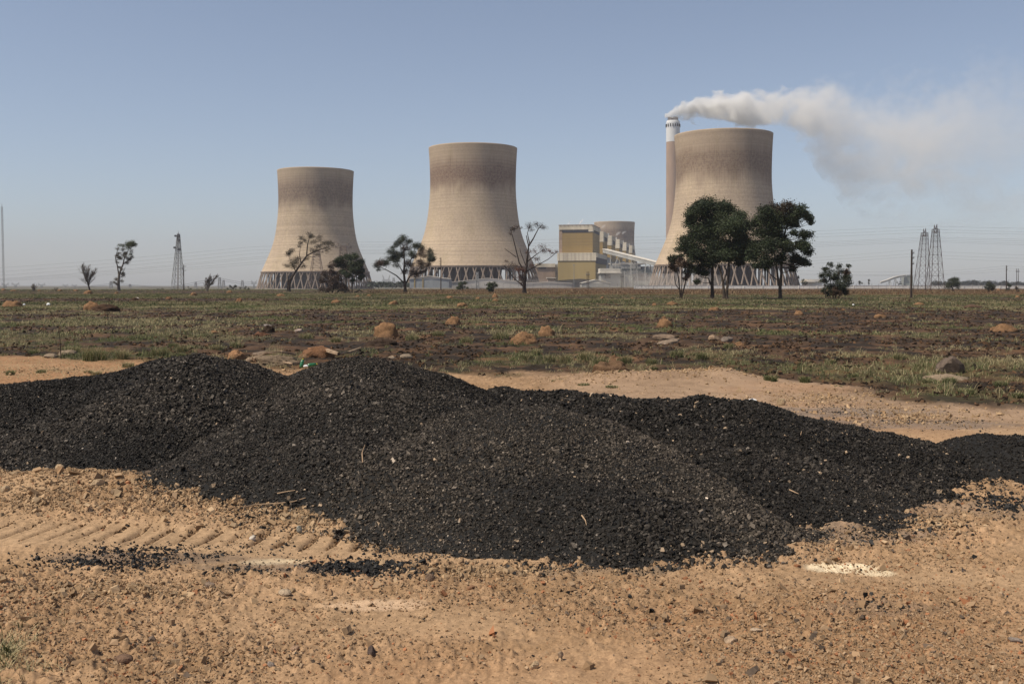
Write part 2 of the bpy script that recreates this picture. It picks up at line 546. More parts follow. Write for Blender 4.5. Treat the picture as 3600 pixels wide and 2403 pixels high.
def build_heaps():
    for k in range(3):
        x0, x1, y0, y1 = HEAP_DOM[k]; st = .022
        xs, ys = np.arange(x0, x1, st), np.arange(y0, y1, st)
        X, Y = np.meshgrid(xs, ys); x, y = X.ravel(), Y.ravel()
        h = heap_h(k, x, y)
        base = gmacro(x, y)
        z = base + h + .012 * fbm(x * 13, y * 13, 2, 231)
        n, m = len(xs), len(ys)
        i = (np.arange(m - 1)[:, None] * n + np.arange(n - 1)[None]).ravel()
        F = np.stack([i, i + 1, i + n + 1, i + n], 1)
        F = F[h[F].max(1) > -.03]
        used, inv = np.unique(F, return_inverse=True)
        g = .013 + .004 * fbm(x[used] * 2, y[used] * 2, 3, 241)
        V = np.stack([x, y, z], 1)[used]
        loc = (float(x[np.argmax(h)]), float(y[np.argmax(h)]), 0.0)
        ob = link('coal_heap', np_mesh('coal_heap', V - np.array(loc), inv.reshape(F.shape), np.stack([g * 1.08, g, g * .92], 1), True), coal_bed)
        ob.location = loc
        tag(ob, HEAP_TXT[k], 'coal heap', 'heaps of coal dumped on the dirt')
        # loose lumps covering the heap
        N = int((x1 - x0) * (y1 - y0) * (5600 if k < 2 else 3000))
        px, py = RNG.uniform(x0, x1, N), RNG.uniform(y0, y1, N)
        hh = heap_h(k, px, py)
        oth = np.maximum.reduce([heap_h(j, px, py) for j in range(3) if j != k])
        edge = hh + .05 * RNG.normal(size=N) * (hh < .1)
        keep = (edge > .0) & (hh > oth - .03) & (hh > -.06)
        keep &= (RNG.uniform(0, 1, N) < np.clip(1.5 - (py - 6) * .085, .45, 1))
        px, py, hh = px[keep], py[keep], hh[keep]
        N = len(px)
        coarse = np.clip(.5 + .9 * fbm(px * .8, py * .8, 2, 251) + (.35 if k == 1 else 0) - .25 * sst(9, 11, py), 0, 1)
        size = .0060 + .0064 * RNG.gamma(1.7, .5, N) * (.55 + .8 * coarse)
        size = np.minimum(size, .034) * (1 + .35 * sst(8, 12, py))
        P = np.stack([px, py, gmacro(px, py) + np.maximum(hh, 0) + .012 * fbm(px * 13, py * 13, 2, 231) + size * .22], 1)
        g = np.exp(RNG.normal(-3.75, .55, N))
        # fine dusty coal on the middle slopes, darker coal in the right ridge and at the front toe
        tone = np.array([[.28, .40, .40, .50, .95, .15], [.06, .12, .1, .1, .1, .1], [.0, 0, 0, 0, 0, 0]])[k][heap_h(k, px + .10 * RNG.normal(size=N), py + .10 * RNG.normal(size=N), True)]
        dust = np.clip(tone + .55 * fbm(px * .6 + 4, py * .8, 3, 261), 0, 1)
        g = g * (.70 + 1.25 * dust)
        glint = RNG.uniform(0, 1, N) < .05  # glints put into the colour: a few lumps drawn brighter
        g[glint] *= RNG.uniform(1.6, 3.2, glint.sum())
        cc = np.stack([g * (1.17 + .06 * dust), g, g * (.84 - .06 * dust)], 1)
        st_ = RNG.uniform(0, 1, N) < np.where(hh < .07, .035, .0016 + .006 * (k == 1))
        cc[st_] = np.array([.33, .24, .16]) * RNG.uniform(.5, 1.3, (st_.sum(), 1))
        V, F, cv = chips(P - np.array(loc), size, cc)
        o = link('coal_lumps', np_mesh('coal_lumps', V, F, cv), coal_lump, ob)
        o['kind'] = 'stuff'
        print('coal', k, N)


build_heaps()


def build_scatter():
    # spilled coal on the dirt
    xs, ys, ss = [], [], []
    for (px, py, rx, ry, n, s) in ((560, 1950, 420, 30, 2600, .9), (300, 1985, 300, 30, 1100, .9), (620, 1930, 180, 14, 1500, .7), (760, 1985, 380, 26, 2400, 1), (1000, 2005, 360, 20, 1600, 1), (1280, 1998, 240, 30, 3600, 1.1),
                                   (2000, 2005, 330, 18, 900, .9), (2750, 1890, 420, 45, 2600, .9), (3150, 1830, 350, 90, 1500, 1.2), (3500, 1760, 130, 40, 900, 1.2), (3560, 1790, 80, 30, 700, 1.1), (3120, 1765, 160, 40, 900, 1.3), (2950, 1450, 420, 60, 1300, 1),
                                   (3200, 1480, 350, 30, 900, 1), (3050, 2130, 170, 32, 190, 1.4), (3080, 2120, 80, 16, 160, 1.4), (1750, 1390, 160, 22, 900, 1.2), (520, 1715, 330, 50, 500, 1.2), (880, 1770, 200, 40, 1100, 1.2), (1000, 1830, 300, 50, 900, 1.1), (2000, 2100, 1700, 200, 500, .8), (1330, 1990, 60, 12, 500, .8), (3300, 1690, 260, 40, 900, 1.1)):
        x, y = px_ellipse(n, px, py, rx, ry * 1.25, True)
        xs.append(x); ys.append(y); ss.append(np.full(n, s))
    x, y, s = map(np.concatenate, (xs, ys, ss))
    keep = (fbm(x * 3, y * 5, 3, 271) + .25 * RNG.normal(size=len(x)) > -.12) & (np.maximum.reduce([heap_h(k, x, y) for k in range(3)]) < .03)
    x, y, s = x[keep], y[keep], s[keep]; n = len(x)
    size = np.minimum((.0045 + .0065 * RNG.gamma(1.2, .6, n)) * s, .03)
    g = np.exp(RNG.normal(-3.7, .4, n))
    V, F, c = chips(np.stack([x, y, gmacro(x, y) + gfine(x, y) + size * .2], 1), size, np.stack([g * 1.06, g, g * .95], 1))
    tag(link('spilled_coal', np_mesh('spilled_coal', V, F, c), coal_lump), 'loose black coal crumbs spilled in streaks on the tan dirt', 'coal', kind='stuff')

    # rubble on the pushed-up bank, on the low berm and along the edge of the field
    xs, ys = [], []
    for (px, py, rx, ry, n) in ((300, 1700, 420, 75, 5200), (700, 1790, 420, 50, 4200), (1050, 1840, 330, 50, 3600), (100, 1640, 260, 60, 2500), (120, 1790, 260, 40, 1800), (2450, 1325, 330, 30, 2600), (2100, 1345, 300, 25, 700), (2900, 1400, 500, 60, 1500), (3200, 1470, 500, 70, 1500), (1700, 2010, 320, 30, 1300), (450, 2080, 500, 40, 1500), (1000, 1305, 80, 14, 500), (200, 1300, 330, 30, 700), (2750, 1900, 600, 80, 900), (3300, 1850, 400, 120, 1500)):
        x, y = px_ellipse(n, px, py, rx, ry, True); xs.append(x); ys.append(y)
    x, y = np.concatenate(xs), np.concatenate(ys)
    keep = (np.maximum.reduce([heap_h(k, x, y) for k in range(3)]) < .02) & (RNG.uniform(0, 1, len(x)) > .85 * np.exp(-((y - TRK(x)) / 0.36) ** 4) * sst(0.3, -0.4, x)) & (y > 3) & (field_mask(x, y) < .6)
    x, y = x[keep], y[keep]; n = len(x)
    size = .005 + .0075 * RNG.gamma(1.0, .8, n); size = np.minimum(size, .045) * (1 + .5 * (y > 12))
    b = RNG.uniform(.7, 1.35, n)[:, None]; t = RNG.uniform(0, 1, n)[:, None]
    V, F, cv = chips(np.stack([x, y, gmacro(x, y) + gfine(x, y) + size * .15], 1), size, (np.array([.26, .165, .09]) * (1 - t) + t * np.array([.36, .255, .155])) * b, .4, .3)
    tag(link('rubble', np_mesh('rubble', V, F, cv), attr_mat('rubble_stone', .92, .15)), 'crumbly tan rubble on the bank beside the coal', 'rubble', kind='stuff')

    # crumbs torn up along the tread gouges; dark soil colour, partly painted gouge shade
    x, y = RNG.uniform(-4.2, -.4, 60000), RNG.uniform(6.2, 7.5, 60000)
    s = (x - 0.15 * (y - 6.9) + .025 * fbm(x * 3, y * 3, 2, 49)) / 0.176; fr = s - np.floor(s)
    keep = (RNG.uniform(0, 1, len(x)) < .75 * np.exp(-((fr - .55) / .13) ** 2) * (.15 + vn(np.floor(s), y * 4, 48))) & (np.abs(y - TRK(x) - .09) < .19 + .03 * RNG.normal(size=len(x))) & (np.maximum.reduce([heap_h(k, x, y) for k in range(3)]) < 0)
    x, y = x[keep], y[keep]; n = len(x)
    size = .004 + .006 * RNG.gamma(1.1, .8, n)
    V, F, cv = chips(np.stack([x, y, gmacro(x, y) + gfine(x, y) + size * .2], 1), size, np.array([.19, .118, .066]) * RNG.uniform(.5, 1.25, n)[:, None], .45, .3)
    tag(link('tread_crumbs', np_mesh('tread_crumbs', V, F, cv), attr_mat('tread_crumb', .95, .1)), 'crumbs of dark soil torn up in the tyre tread marks, coloured partly for shade', 'soil', kind='stuff')

    # burnt grass stubs and clods in the field
    N = 46000
    u = RNG.uniform(-.64, .64, N); y = np.exp(RNG.uniform(math.log(14), math.log(130), N)); x = u * y
    g = green(x, y)
    keep = (field_mask(x, y) > .6) & (fbm(x * .8, y * .6, 3, 291) > -.15) & (RNG.uniform(0, 1, N) > g * .9) & (np.maximum.reduce([heap_h(k, x, y) for k in range(3)]) < 0)
    x, y = x[keep], y[keep]; n = len(x)
    size = RNG.uniform(.022, .062, n) * (1 + y / 80)
    t = RNG.uniform(0, 1, n)[:, None] ** 2
    V, F, cv = chips(np.stack([x, y, gmacro(x, y) + size * .15], 1), size, np.array([.022, .017, .014]) * (1 - t) + t * np.array([.13, .075, .042]), .5, .35, .5)
    tag(link('burnt_stubble', np_mesh('burnt_stubble', V, F, cv), attr_mat('burnt_clod', .95, .05)), 'charred stubs and clods all over the burnt field', 'stubble', kind='stuff')

    # earth pebbles
    N = 330000
    u, y = RNG.uniform(-.62, .62, N), 1 / np.sqrt(RNG.uniform(1 / 20.0 ** 2, 1 / 3.6 ** 2, N))
    x = u * y
    c = compact(x, y)
    rough = np.clip(.50 + 1.5 * fbm(x * .8, y * 1.1, 3, 281), .08, 1.3)
    rough = np.maximum(rough, 3.0 * np.exp(-((y - 8.0 + 0.22 * (x + 3)) / 0.75) ** 2) * sst(0, -.8, x))
    keep = (RNG.uniform(0, 1.5, N) < rough * (1 - .9 * c)) & (np.maximum.reduce([heap_h(k, x, y) for k in range(3)]) < .01) & (y < ybound(u) + .4)
    x, y = x[keep], y[keep]; n = len(x)
    size = .0030 + .0040 * RNG.gamma(1.0, .9, n)
    big = RNG.uniform(0, 1, n) < .0025
    size[big] = RNG.uniform(.02, .042, big.sum())
    size = np.minimum(size, .055) * (1 + .6 * np.exp(-((y - 8.0 + 0.22 * (x + 3)) / 0.7) ** 2) * sst(0, -.8, x))
    b = RNG.uniform(.62, 1.25, n)[:, None]
    t = RNG.uniform(0, 1, n)[:, None]
    col = (np.array([.27, .168, .092]) * (1 - t) + t * np.array([.34, .235, .145])) * b
    rd = RNG.uniform(0, 1, n) < .07
    col[rd] = np.array([.33, .15, .075]) * b[rd]
    dk = RNG.uniform(0, 1, n) < .05
    col[dk] = np.array([.13, .095, .07]) * b[dk]
    V, F, cv = chips(np.stack([x, y, gmacro(x, y) + gfine(x, y) + size * .12], 1), size, col, .4, .3)
    tag(link('pebbles', np_mesh('pebbles', V, F, cv), attr_mat('pebble', .92, .15)), 'tan pebbles and clods strewn over the dirt', 'pebbles', kind='stuff')
    print('pebbles', n)


build_scatter()


# ------------------------------------------------------------------ grass
def blades(x, y, z, h, w, lean, col, kinds=None):
    """one bent two-segment blade each"""
    n = len(x)
    a = RNG.uniform(0, 2 * math.pi, n); b = a + math.pi / 2 + RNG.normal(0, .5, n)
    lx, ly = np.cos(a) * lean * h, np.sin(a) * lean * h
    wx, wy = np.cos(b) * w * .5, np.sin(b) * w * .5
    p = np.stack([x, y, z], 1)
    o = lambda fx, fy, fz: np.stack([fx, fy, fz], 1)
    V = np.stack([p - o(wx, wy, 0 * h), p + o(wx, wy, 0 * h), p + o(lx * .35 + wx * .7, ly * .35 + wy * .7, h * .6), p + o(lx * .35 - wx * .7, ly * .35 - wy * .7, h * .6), p + o(lx, ly, h)], 1).reshape(-1, 3)
    i = (np.arange(n) * 5)[:, None]
    F = np.concatenate([np.concatenate([i, i + 1, i + 2], 1), np.concatenate([i, i + 2, i + 3], 1), np.concatenate([i + 3, i + 2, i + 4], 1)])
    return V, F, np.repeat(col, 5, 0)


grass_mat = attr_mat('grass_blade', .75, .2, trans=.25)
GREEN, OLIVE, STRAW = np.array([.095, .125, .045]), np.array([.185, .180, .085]), np.array([.42, .35, .20])


def gcol(n, straw):
    t = RNG.uniform(0, 1, n)[:, None]
    c = GREEN * (1 - t) + OLIVE * t
    s = (RNG.uniform(0, 1, n) < straw)[:, None]
    return np.where(s, STRAW * RNG.uniform(.6, 1.15, (n, 1)), c * RNG.uniform(.6, 1.3, (n, 1)))


def build_grass():
    parts = []
    for (y0, y1, cnt, nb, hm, wm, spread) in ((13.0, 34, 15000, 14, .080, .011, .085), (34, 80, 44000, 9, .085, .026, .15), (80, 200, 46000, 7, .11, .06, .36), (200, 390, 24000, 6, .15, .14, .7)):
        u = RNG.uniform(-.64, .64, cnt); y = np.sqrt(RNG.uniform(y0 ** 2, y1 ** 2, cnt)); x = u * y
        g = green(x, y); f = field_mask(x, y); d = dry(x, y)
        keep = (RNG.uniform(0, 1, cnt) < np.clip((g - .30) * 2.6, .03, 1)) & (f > RNG.uniform(.25, .9, cnt))
        keep &= np.maximum.reduce([heap_h(k, x, y) for k in range(3)]) < 0
        x, y, g, d = x[keep], y[keep], g[keep], d[keep]; n = len(x)
        hs_ = hm * RNG.gamma(5, .2, n) * (.55 + .8 * g); st = np.clip(.42 + 1.1 * fbm(x / 3, y / 5, 2, 301) + d * .6, .05, .95)
        r = lambda a: np.repeat(a, nb)
        N = n * nb
        ang, rad = RNG.uniform(0, 2 * math.pi, N), spread * np.sqrt(RNG.uniform(0, 1, N)) * r(.5 + g)
        bx, by = r(x) + np.cos(ang) * rad, r(y) + np.sin(ang) * rad
        c = gcol(N, r(st))
        if y0 >= 80: c = c * .72
        c = np.where((RNG.uniform(0, 1, N) < r(d) * .8)[:, None], np.array([.21, .11, .058]) * RNG.uniform(.5, 1.3, (N, 1)), c)
        parts.append(blades(bx, by, gmacro(bx, by) - .01, r(hs_) * RNG.uniform(.5, 1.2, N), np.full(N, wm) * RNG.uniform(.6, 1.3, N), RNG.uniform(.25, 1.1, N), c))
    # big tussocks measured in the photograph: x, base y, width, height (pixels), straw share
    for (px, py, w, h, s) in ((330, 1268, 110, 52, .25), (430, 1262, 60, 40, .5), (560, 1250, 80, 34, .45), (640, 1240, 60, 30, .5), (250, 1240, 90, 26, .5), (120, 1245, 60, 20, .4),
                              (2110, 1290, 80, 42, .45), (2060, 1268, 90, 36, .55), (1990, 1278, 60, 40, .6), (1930, 1275, 60, 34, .55), (2200, 1280, 60, 34, .4), (2380, 1255, 70, 28, .3), (2470, 1262, 60, 30, .2), (1850, 1268, 70, 30, .5),
                              (1880, 1250, 60, 28, .6), (2290, 1282, 50, 26, .3), (1760, 1190, 80, 30, .4), (1640, 1205, 60, 24, .4), (1540, 1180, 60, 22, .3), (2710, 1345, 70, 24, .1), (2830, 1345, 50, 26, .1), (3000, 1330, 60, 22, .3),
                              (3340, 1345, 70, 22, .2), (3400, 1385, 90, 24, .3), (3260, 1350, 50, 22, .3), (3520, 1360, 70, 26, .3), (3580, 1400, 60, 24, .3), (3230, 1300, 60, 30, .5), (3160, 1265, 60, 26, .5), (2920, 1280, 50, 22, .4),
                              (450, 1290, 60, 20, .6), (310, 1312, 40, 14, .3), (145, 1310, 50, 14, .2), (35, 1318, 40, 20, .3), (340, 1322, 50, 22, .7), (760, 1235, 60, 26, .6), (830, 1225, 60, 26, .5), (1450, 1195, 70, 26, .5), (1180, 1205, 50, 24, .4), (2560, 1225, 50, 22, .4),
                              (1075, 1190, 70, 22, .5), (2180, 1345, 20, 10, .2), (2300, 1300, 30, 14, .3), (2050, 1362, 60, 10, .4), (1960, 1352, 60, 9, .2), (2150, 1367, 60, 10, .4), (2950, 1362, 40, 10, .3), (640, 1258, 40, 22, .1), (610, 1225, 50, 20, .2)):
        p = onz(px, py); sc = p.y / FPX; N = int(120 + w * 3.2)
        a, rd = RNG.uniform(0, 2 * math.pi, N), np.sqrt(RNG.uniform(0, 1, N)) * w * .36 * sc
        x, y = p.x + np.cos(a) * rd, p.y + np.sin(a) * rd * .7
        parts.append(blades(x, y, gmacro(x, y) - .01, h * sc * RNG.uniform(.5, 1.15, N), np.full(N, .010) * RNG.uniform(.6, 1.3, N), RNG.uniform(.2, 1.0, N), gcol(N, s)))
    off = 0; Vs, Fs, Cs = [], [], []
    for V, F, c in parts:
        Vs.append(V); Fs.append(F + off); Cs.append(c); off += len(V)
    tag(link('grass', np_mesh('grass', np.concatenate(Vs), np.concatenate(Fs), np.concatenate(Cs)), grass_mat), 'green and straw coloured grass tussocks on the burnt field', 'grass', kind='stuff')
    # weeds at the lower left corner of the dirt
    N = 1200
    x, y = px_ellipse(N, 20, 2310, 240, 120, True)
    ok = (y > 3.6) & (fbm(x * 5, y * 5, 2, 311) > -.15); x, y = x[ok], y[ok]; N = len(x)
    z = gmacro(x, y) + gfine(x, y) - .003
    s = RNG.uniform(0, 1, N) < .72
    A = blades(x, y, z, np.where(s, .028, .045) * RNG.uniform(.5, 1.7, N), np.full(N, .0042), np.where(s, RNG.uniform(1.0, 3.0, N), RNG.uniform(.2, .9, N)), np.where(s[:, None], STRAW * 1.2 * RNG.uniform(.6, 1.2, (N, 1)), GREEN * np.array([.8, .7, .7]) * RNG.uniform(.4, 1.1, (N, 1))))
    tag(link('weeds', np_mesh('weeds', *A), grass_mat), 'thin green and dry weeds at the lower left of the dirt', 'weeds', kind='stuff')
    # dry straw litter on the red soil left of the heap
    x, y = px_ellipse(1500, 180, 1300, 360, 42); N = len(x)
    A = blades(x, y, gmacro(x, y) + .004, RNG.uniform(.02, .08, N), np.full(N, .007), RNG.uniform(.8, 4.5, N), STRAW * RNG.uniform(.6, 1.2, (N, 1)))
    tag(link('dry_straw', np_mesh('dry_straw', *A), grass_mat), 'dry straw lying on the reddish soil left of the heap', 'straw', kind='stuff')


build_grass()

# ------------------------------------------------------------------ power station
def shell_mat(belt_s, lo, rust):
    n = NT('tower_concrete')
    c = n.coord('Object'); x, y, z = n.sep(c)
    ang = n.math('ARCTAN2', y, x)
    rnd = n.n('ObjectInfo').outputs['Random']
    off = n.math('MULTIPLY', rnd, 37.0)
    rings = n.noise(n.comb(0.0, off, n.math('MULTIPLY', z, 1.0)), .75, 3, .7)
    fineg = n.noise(n.comb(n.math('MULTIPLY', ang, 26), off, n.math('MULTIPLY', z, .55)), 1.0, 4, .7)
    streak = n.noise(n.comb(n.math('MULTIPLY', ang, 55), off, n.math('MULTIPLY', z, .045)), 1.0, 4, .65)
    patch = n.noise(n.comb(n.math('MULTIPLY', ang, 2.2), off, n.math('MULTIPLY', z, .05)), 1.0, 4, .6)
    col = n.mix(n.mapr(patch, .3, .7), (.485, .378, .268), (.425, .33, .24))
    col = n.mix(n.mapr(n.noise(n.comb(n.math('MULTIPLY', ang, 5), off, n.math('MULTIPLY', z, .03)), 1.0, 3), .5, .75, 0, .35), col, (.36, .285, .17))
    col = n.mix(n.mapr(streak, .55, .8, 0, .35), col, (.33, .235, .185))
    # dark weathered belt under the rim
    zz = n.math('ADD', z, n.math('MULTIPLY', n.math('SUBTRACT', streak, .5), 16.0))
    zz = n.math('ADD', zz, n.math('MULTIPLY', n.math('SUBTRACT', patch, .5), 20.0))
    up = n.mapr(zz, lo, lo + 15); dn = n.mapr(zz, 93, 107, 1.0, .22)
    belt = n.math('MULTIPLY', up, dn)
    belt = n.math('MULTIPLY', belt, n.mapr(fineg, .25, .72, .35, 1.05))
    col = n.mix(n.math('MULTIPLY', belt, belt_s, clamp=True), col, rust)
    r2 = n.mapr(rings, .3, .7, .87, 1.08); g2 = n.mapr(fineg, .25, .75, .84, 1.12)
    col = n.mix(1.0, col, n.comb(r2, r2, r2), 'MULTIPLY'); col = n.mix(1.0, col, n.comb(g2, g2, g2), 'MULTIPLY')
    return n.bsdf(col, .92, .1, rings, .35, .25)


SHELLS = [shell_mat(.95, 69, (.145, .098, .075)), shell_mat(.96, 73, (.145, .083, .060)), shell_mat(.86, 71, (.140, .088, .062))]
CONC = mat('pale_concrete', (.26, .205, .165), .9, .1, .2, .25)
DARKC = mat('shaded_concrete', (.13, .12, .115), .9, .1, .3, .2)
BASIN = mat('basin_concrete', (.30, .26, .22), .9, .1, .25, .1)


def tower(px, D, z0, H, label, SHELL, legs=True):
    g = thing('cooling_tower', label, 'cooling tower', (at(px, HOR, D).x, D, z0), 'cooling towers of the power station')
    k = H / 114.0
    rad = lambda z: (35.5 * math.sqrt(1 + ((z - 84) / (63.7 if z < 84 else 118.0)) ** 2) * (1 - .035 * math.exp(-((z - 45) / 18) ** 2))) * k
    zs = [17 + (114 - 17) * i / 56 for i in range(57)]
    prof = [(rad(z), z * k) for z in zs]
    prof += [(rad(114) + .06 * k, 114.9 * k), (rad(114) - .8 * k, 114.9 * k)] + [(rad(z) - .9 * k, z * k) for z in reversed(zs)]
    m = MB(); m.rev(prof + [prof[0]], 144, cap=False)
    m.build('shell', SHELL, g, smooth=True, local=True)
    m = MB(); m.rev([(rad(17) + .7 * k, 15.9 * k), (rad(17) + .9 * k, 17.1 * k), (rad(17) - 1.6 * k, 17.1 * k), (rad(17) - 1.6 * k, 15.9 * k), (rad(17) + .7 * k, 15.9 * k)], 96, cap=False).build('ring_beam', CONC, g, local=True)
    m = MB(); m.rev([(57.5 * k, -1), (57.5 * k, 1.1 * k), (55 * k, 1.1 * k), (55 * k, -1)], 72, cap=True).build('basin', BASIN, g, local=True)
    nb = 50
    r0, r1 = 55.6 * k, (rad(17) - .2 * k)
    me = None
    if legs:
        for i in range(nb):
            if me is None:
                m = MB()
                for s in (-1, 1):
                    a0, a1 = s * .40 * 2 * math.pi / nb, -s * .26 * 2 * math.pi / nb
                    m.tube([(r0 * math.cos(a0), r0 * math.sin(a0), .6 * k), (r1 * math.cos(a1), r1 * math.sin(a1), 16.4 * k)], [.62 * k, .5 * k], 5)
                o = m.build('leg', CONC, g, local=True); me = o.data
            else:
                o = bpy.data.objects.new('leg', me); C.objects.link(o); o.parent = g
            o.rotation_euler = (0, 0, 2 * math.pi * i / nb)
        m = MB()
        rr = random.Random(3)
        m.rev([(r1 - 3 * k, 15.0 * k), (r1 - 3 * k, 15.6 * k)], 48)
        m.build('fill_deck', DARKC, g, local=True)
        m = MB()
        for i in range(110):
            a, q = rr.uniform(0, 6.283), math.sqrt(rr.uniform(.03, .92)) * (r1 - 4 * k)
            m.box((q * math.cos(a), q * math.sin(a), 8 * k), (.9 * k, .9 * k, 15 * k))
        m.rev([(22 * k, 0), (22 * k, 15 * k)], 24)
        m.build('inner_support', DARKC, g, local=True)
    return g


tower(1110, 937, -2.3, 110.3, 'smallest of the three front cooling towers, behind the leaning tree and the dark bush', SHELLS[0])
tower(1663, 826, 0.0, 114, 'cooling tower with the darkest brown belt, standing behind the long grey sheds', SHELLS[1])
tower(2543, 742, 0.0, 112.3, 'biggest cooling tower, rising behind the tall gum trees and beside the chimney', SHELLS[2])
tower(2160, 1748, 0.0, 111, 'far hazy grey cooling tower behind the yellow boiler house', SHELLS[0], legs=False)

# chimney ------------------------------------------------------------
def chimney():
    D = 1250.0
    b = at(2366, HOR, D); k = D / FPX
    g = thing('chimney', 'tall brown chimney with a white top band behind the biggest cooling tower', 'chimney', (b.x, D, 0))
    zt = lambda py: EYE + (HOR - py) * k * 1.0
    R = 23.6 * k
    NTm = NT('chimney_concrete'); c = NTm.coord('Object'); f = NTm.noise(NTm.scale(c, (.05, .05, .02)), 2.0, 4)
    body = NTm.bsdf(NTm.mix(NTm.mapr(f, .3, .7), (.40, .275, .20), (.33, .24, .185)), .9, .1)
    MB().rev([(R * 1.04, 0), (R, zt(500))], 48).build('shaft', body, g, smooth=False, local=True)
    white = mat('chimney_white', (.66, .66, .66), .8, .2, .08, .05, True)
    wb = MB().rev([(R + .12, zt(500) + .01), (R + .12, zt(432)), (R * .93, zt(425)), (R * .93, zt(425) + .01)], 48).build('white_band', white, g, local=True)
    dk = mat('dark_opening', (.035, .03, .03), .8, .1, .1)
    for i in range(18):
        a = 2 * math.pi * i / 18
        m = MB(); m.box((R * math.cos(a) + .0, R * math.sin(a), zt(442.5)), (1.0, 1.7, 10 * k), (-math.sin(a), math.cos(a), 0))
        m.build('slit_window', dk, wb, local=True)
    grey = mat('flue_grey', (.30, .26, .24), .85, .2, .15, .2)
    for dx, dy in ((-9.5, 3), (9.0, -4), (0, 10)):
        MB().rev([(8.6 * k, zt(426)), (8.6 * k, zt(412)), (7.4 * k, zt(412)), (7.4 * k, zt(426))], 24, (dx * k, dy * k, 0)).build('flue', grey, g, local=True)
    return g


chimney()

# boiler house --------------------------------------------------------
OCHRE = mat('ochre_cladding', (.30, .205, .078), .75, .25, .12, .05, True)
OCHRE_LOW = mat('tan_cladding', (.36, .27, .12), .8, .2, .12, .05, True)
CREAM = mat('cream_concrete', (.60, .53, .42), .9, .1, .22, .12, True)
BROWNW = mat('brown_brick', (.33, .24, .18), .9, .1, .15, .2)
NAVY = mat('dark_louvres', (.035, .036, .045), .7, .2, .1)
GREYST = mat('grey_steel', (.34, .34, .33), .7, .3, .2, .1)
GREYGR = mat('grey_green_cladding', (.28, .30, .27), .8, .2, .15, .1)
PALE = mat('pale_roof', (.58, .54, .48), .8, .2, .12, .1)
BAX = Vector((.20, .98, 0)).normalized()      # axis running back along the boilers
BRX = Vector((BAX.y, -BAX.x, 0))              # to the right along the front wall
BO = Vector((81.0, 1000.0, 0.0))              # right front corner


def bpos(a, b, z): return BO + BAX * a + BRX * b + Vector((0, 0, z))


def bbox(m, a0, a1, b0, b1, z0, z1):
    m.box(bpos((a0 + a1) / 2, (b0 + b1) / 2, (z0 + z1) / 2), (b1 - b0, a1 - a0, z1 - z0), BRX)
    return m


def zz(py, D=1000.0): return EYE + (HOR - py) / FPX * D


def boiler_house():
    g = thing('boiler_house', 'tall ochre boiler house with cream bands and a row of boiler bays behind', 'boiler house', bpos(0, -17, 0))
    W = 34.0
    up = bbox(MB(), 0, 62, -W + 3.2, 0, zz(888), zz(817)).build('upper_wall', OCHRE, g)
    bbox(MB(), .3, 62.3, -W - .2, -W + 3.0, zz(888), zz(808)).build('stair_shaft', BROWNW, g)
    par = bbox(MB(), -.4, 62.4, -W - .3, .4, zz(806.5), zz(791)).build('parapet', CREAM, g)
    m = MB()
    for i in range(9): bbox(m, -.9, -.45, -W + 1 + i * 4, -W + 1.7 + i * 4, zz(793), zz(790))
    bbox(m, -.6, 62.6, -W - .5, .6, zz(791) + .02, zz(791) + .6)
    m.build('coping', BROWNW, par)
    bbox(MB(), -.2, 62, -W + 3.1, .1, zz(816.8), zz(806.7)).build('window_band', NAVY, g)
    bbox(MB(), -.45, 8, -4.2, .35, zz(814), zz(806.6)).build('corner_pier', CREAM, g)
    bbox(MB(), -1.5, 10, -5, -4.4, zz(888), zz(817)).build('downpipe', NAVY, g) if False else None
    lw = bbox(MB(), -6, 95, -W - .4, 3.6, 0, zz(917)).build('lower_wall', OCHRE_LOW, g)
    band = bbox(MB(), -6.6, 95.6, -W - .9, 4.2, zz(916.5), zz(888.5)).build('lower_band', CREAM, g)
    bbox(MB(), -5.6, 94, 3.7, 4.45, zz(925), zz(905)).build('side_window_band', NAVY, g)
    m = MB()
    for i in range(9): bbox(m, -6.75, -6.62, -W + 1 + i * 4, -W + 1.25 + i * 4, zz(916), zz(889))
    m.build('rain_stain', BROWNW, band)
    # steel link between the bays
    bbox(MB(), 95, 540, -26, -1, 0, 34).build('link_block', GREYST, g)
    for i, a in enumerate((93, 185, 282, 380, 480)):
        s = 46
        w = bbox(MB(), a, a + s, -26, 0, 30, 51).build('boiler_bay', OCHRE, g)
        bbox(MB(), a + .0, a + s, -26.2, .3, 51.05, 55).build('bay_window_band', NAVY, w)
        bbox(MB(), a - .3, a + 11, -26.3, .5, 49, 55.1).build('bay_pier', CREAM, w)
        bbox(MB(), a - .3, a + s + .3, -26.4, .6, 55.15, 60.5).build('bay_parapet', CREAM, w)
        m = MB()
        for j in range(4): m.tube([bpos(a + 6 + j * 10, -4 - j * 3, 60.5), bpos(a + 6 + j * 10, -4 - j * 3, 63.5)], [.9, .9], 8)
        m.build('vent_pipe', GREYST, w)
    return g


boiler_house()


def simple_building(name, label, cat, px0, px1, D, py_top, parts, depth=25, z0=0.0, rise=0.0, ax=(1, 0, 0)):
    """parts: (part name, py0, py1, px inset left, px inset right, proud, material)"""
    a, b = at(px0, HOR, D), at(px1, HOR, D)
    g = thing(name, label, cat, ((a.x + b.x) / 2, D + depth / 2, z0))
    for nm, y0, y1, i0, i1, pr, mt in parts:
        xa, xb = at(px0 + i0, HOR, D).x, at(px1 - i1, HOR, D).x
        z1, zb = zz(y0, D), (zz(y1, D) if y1 else z0)
        MB().box(((xa + xb) / 2, D + depth / 2 - pr / 2, (z1 + zb) / 2), (xb - xa, depth + pr, z1 - zb)).build(nm, mt, g)
    return g


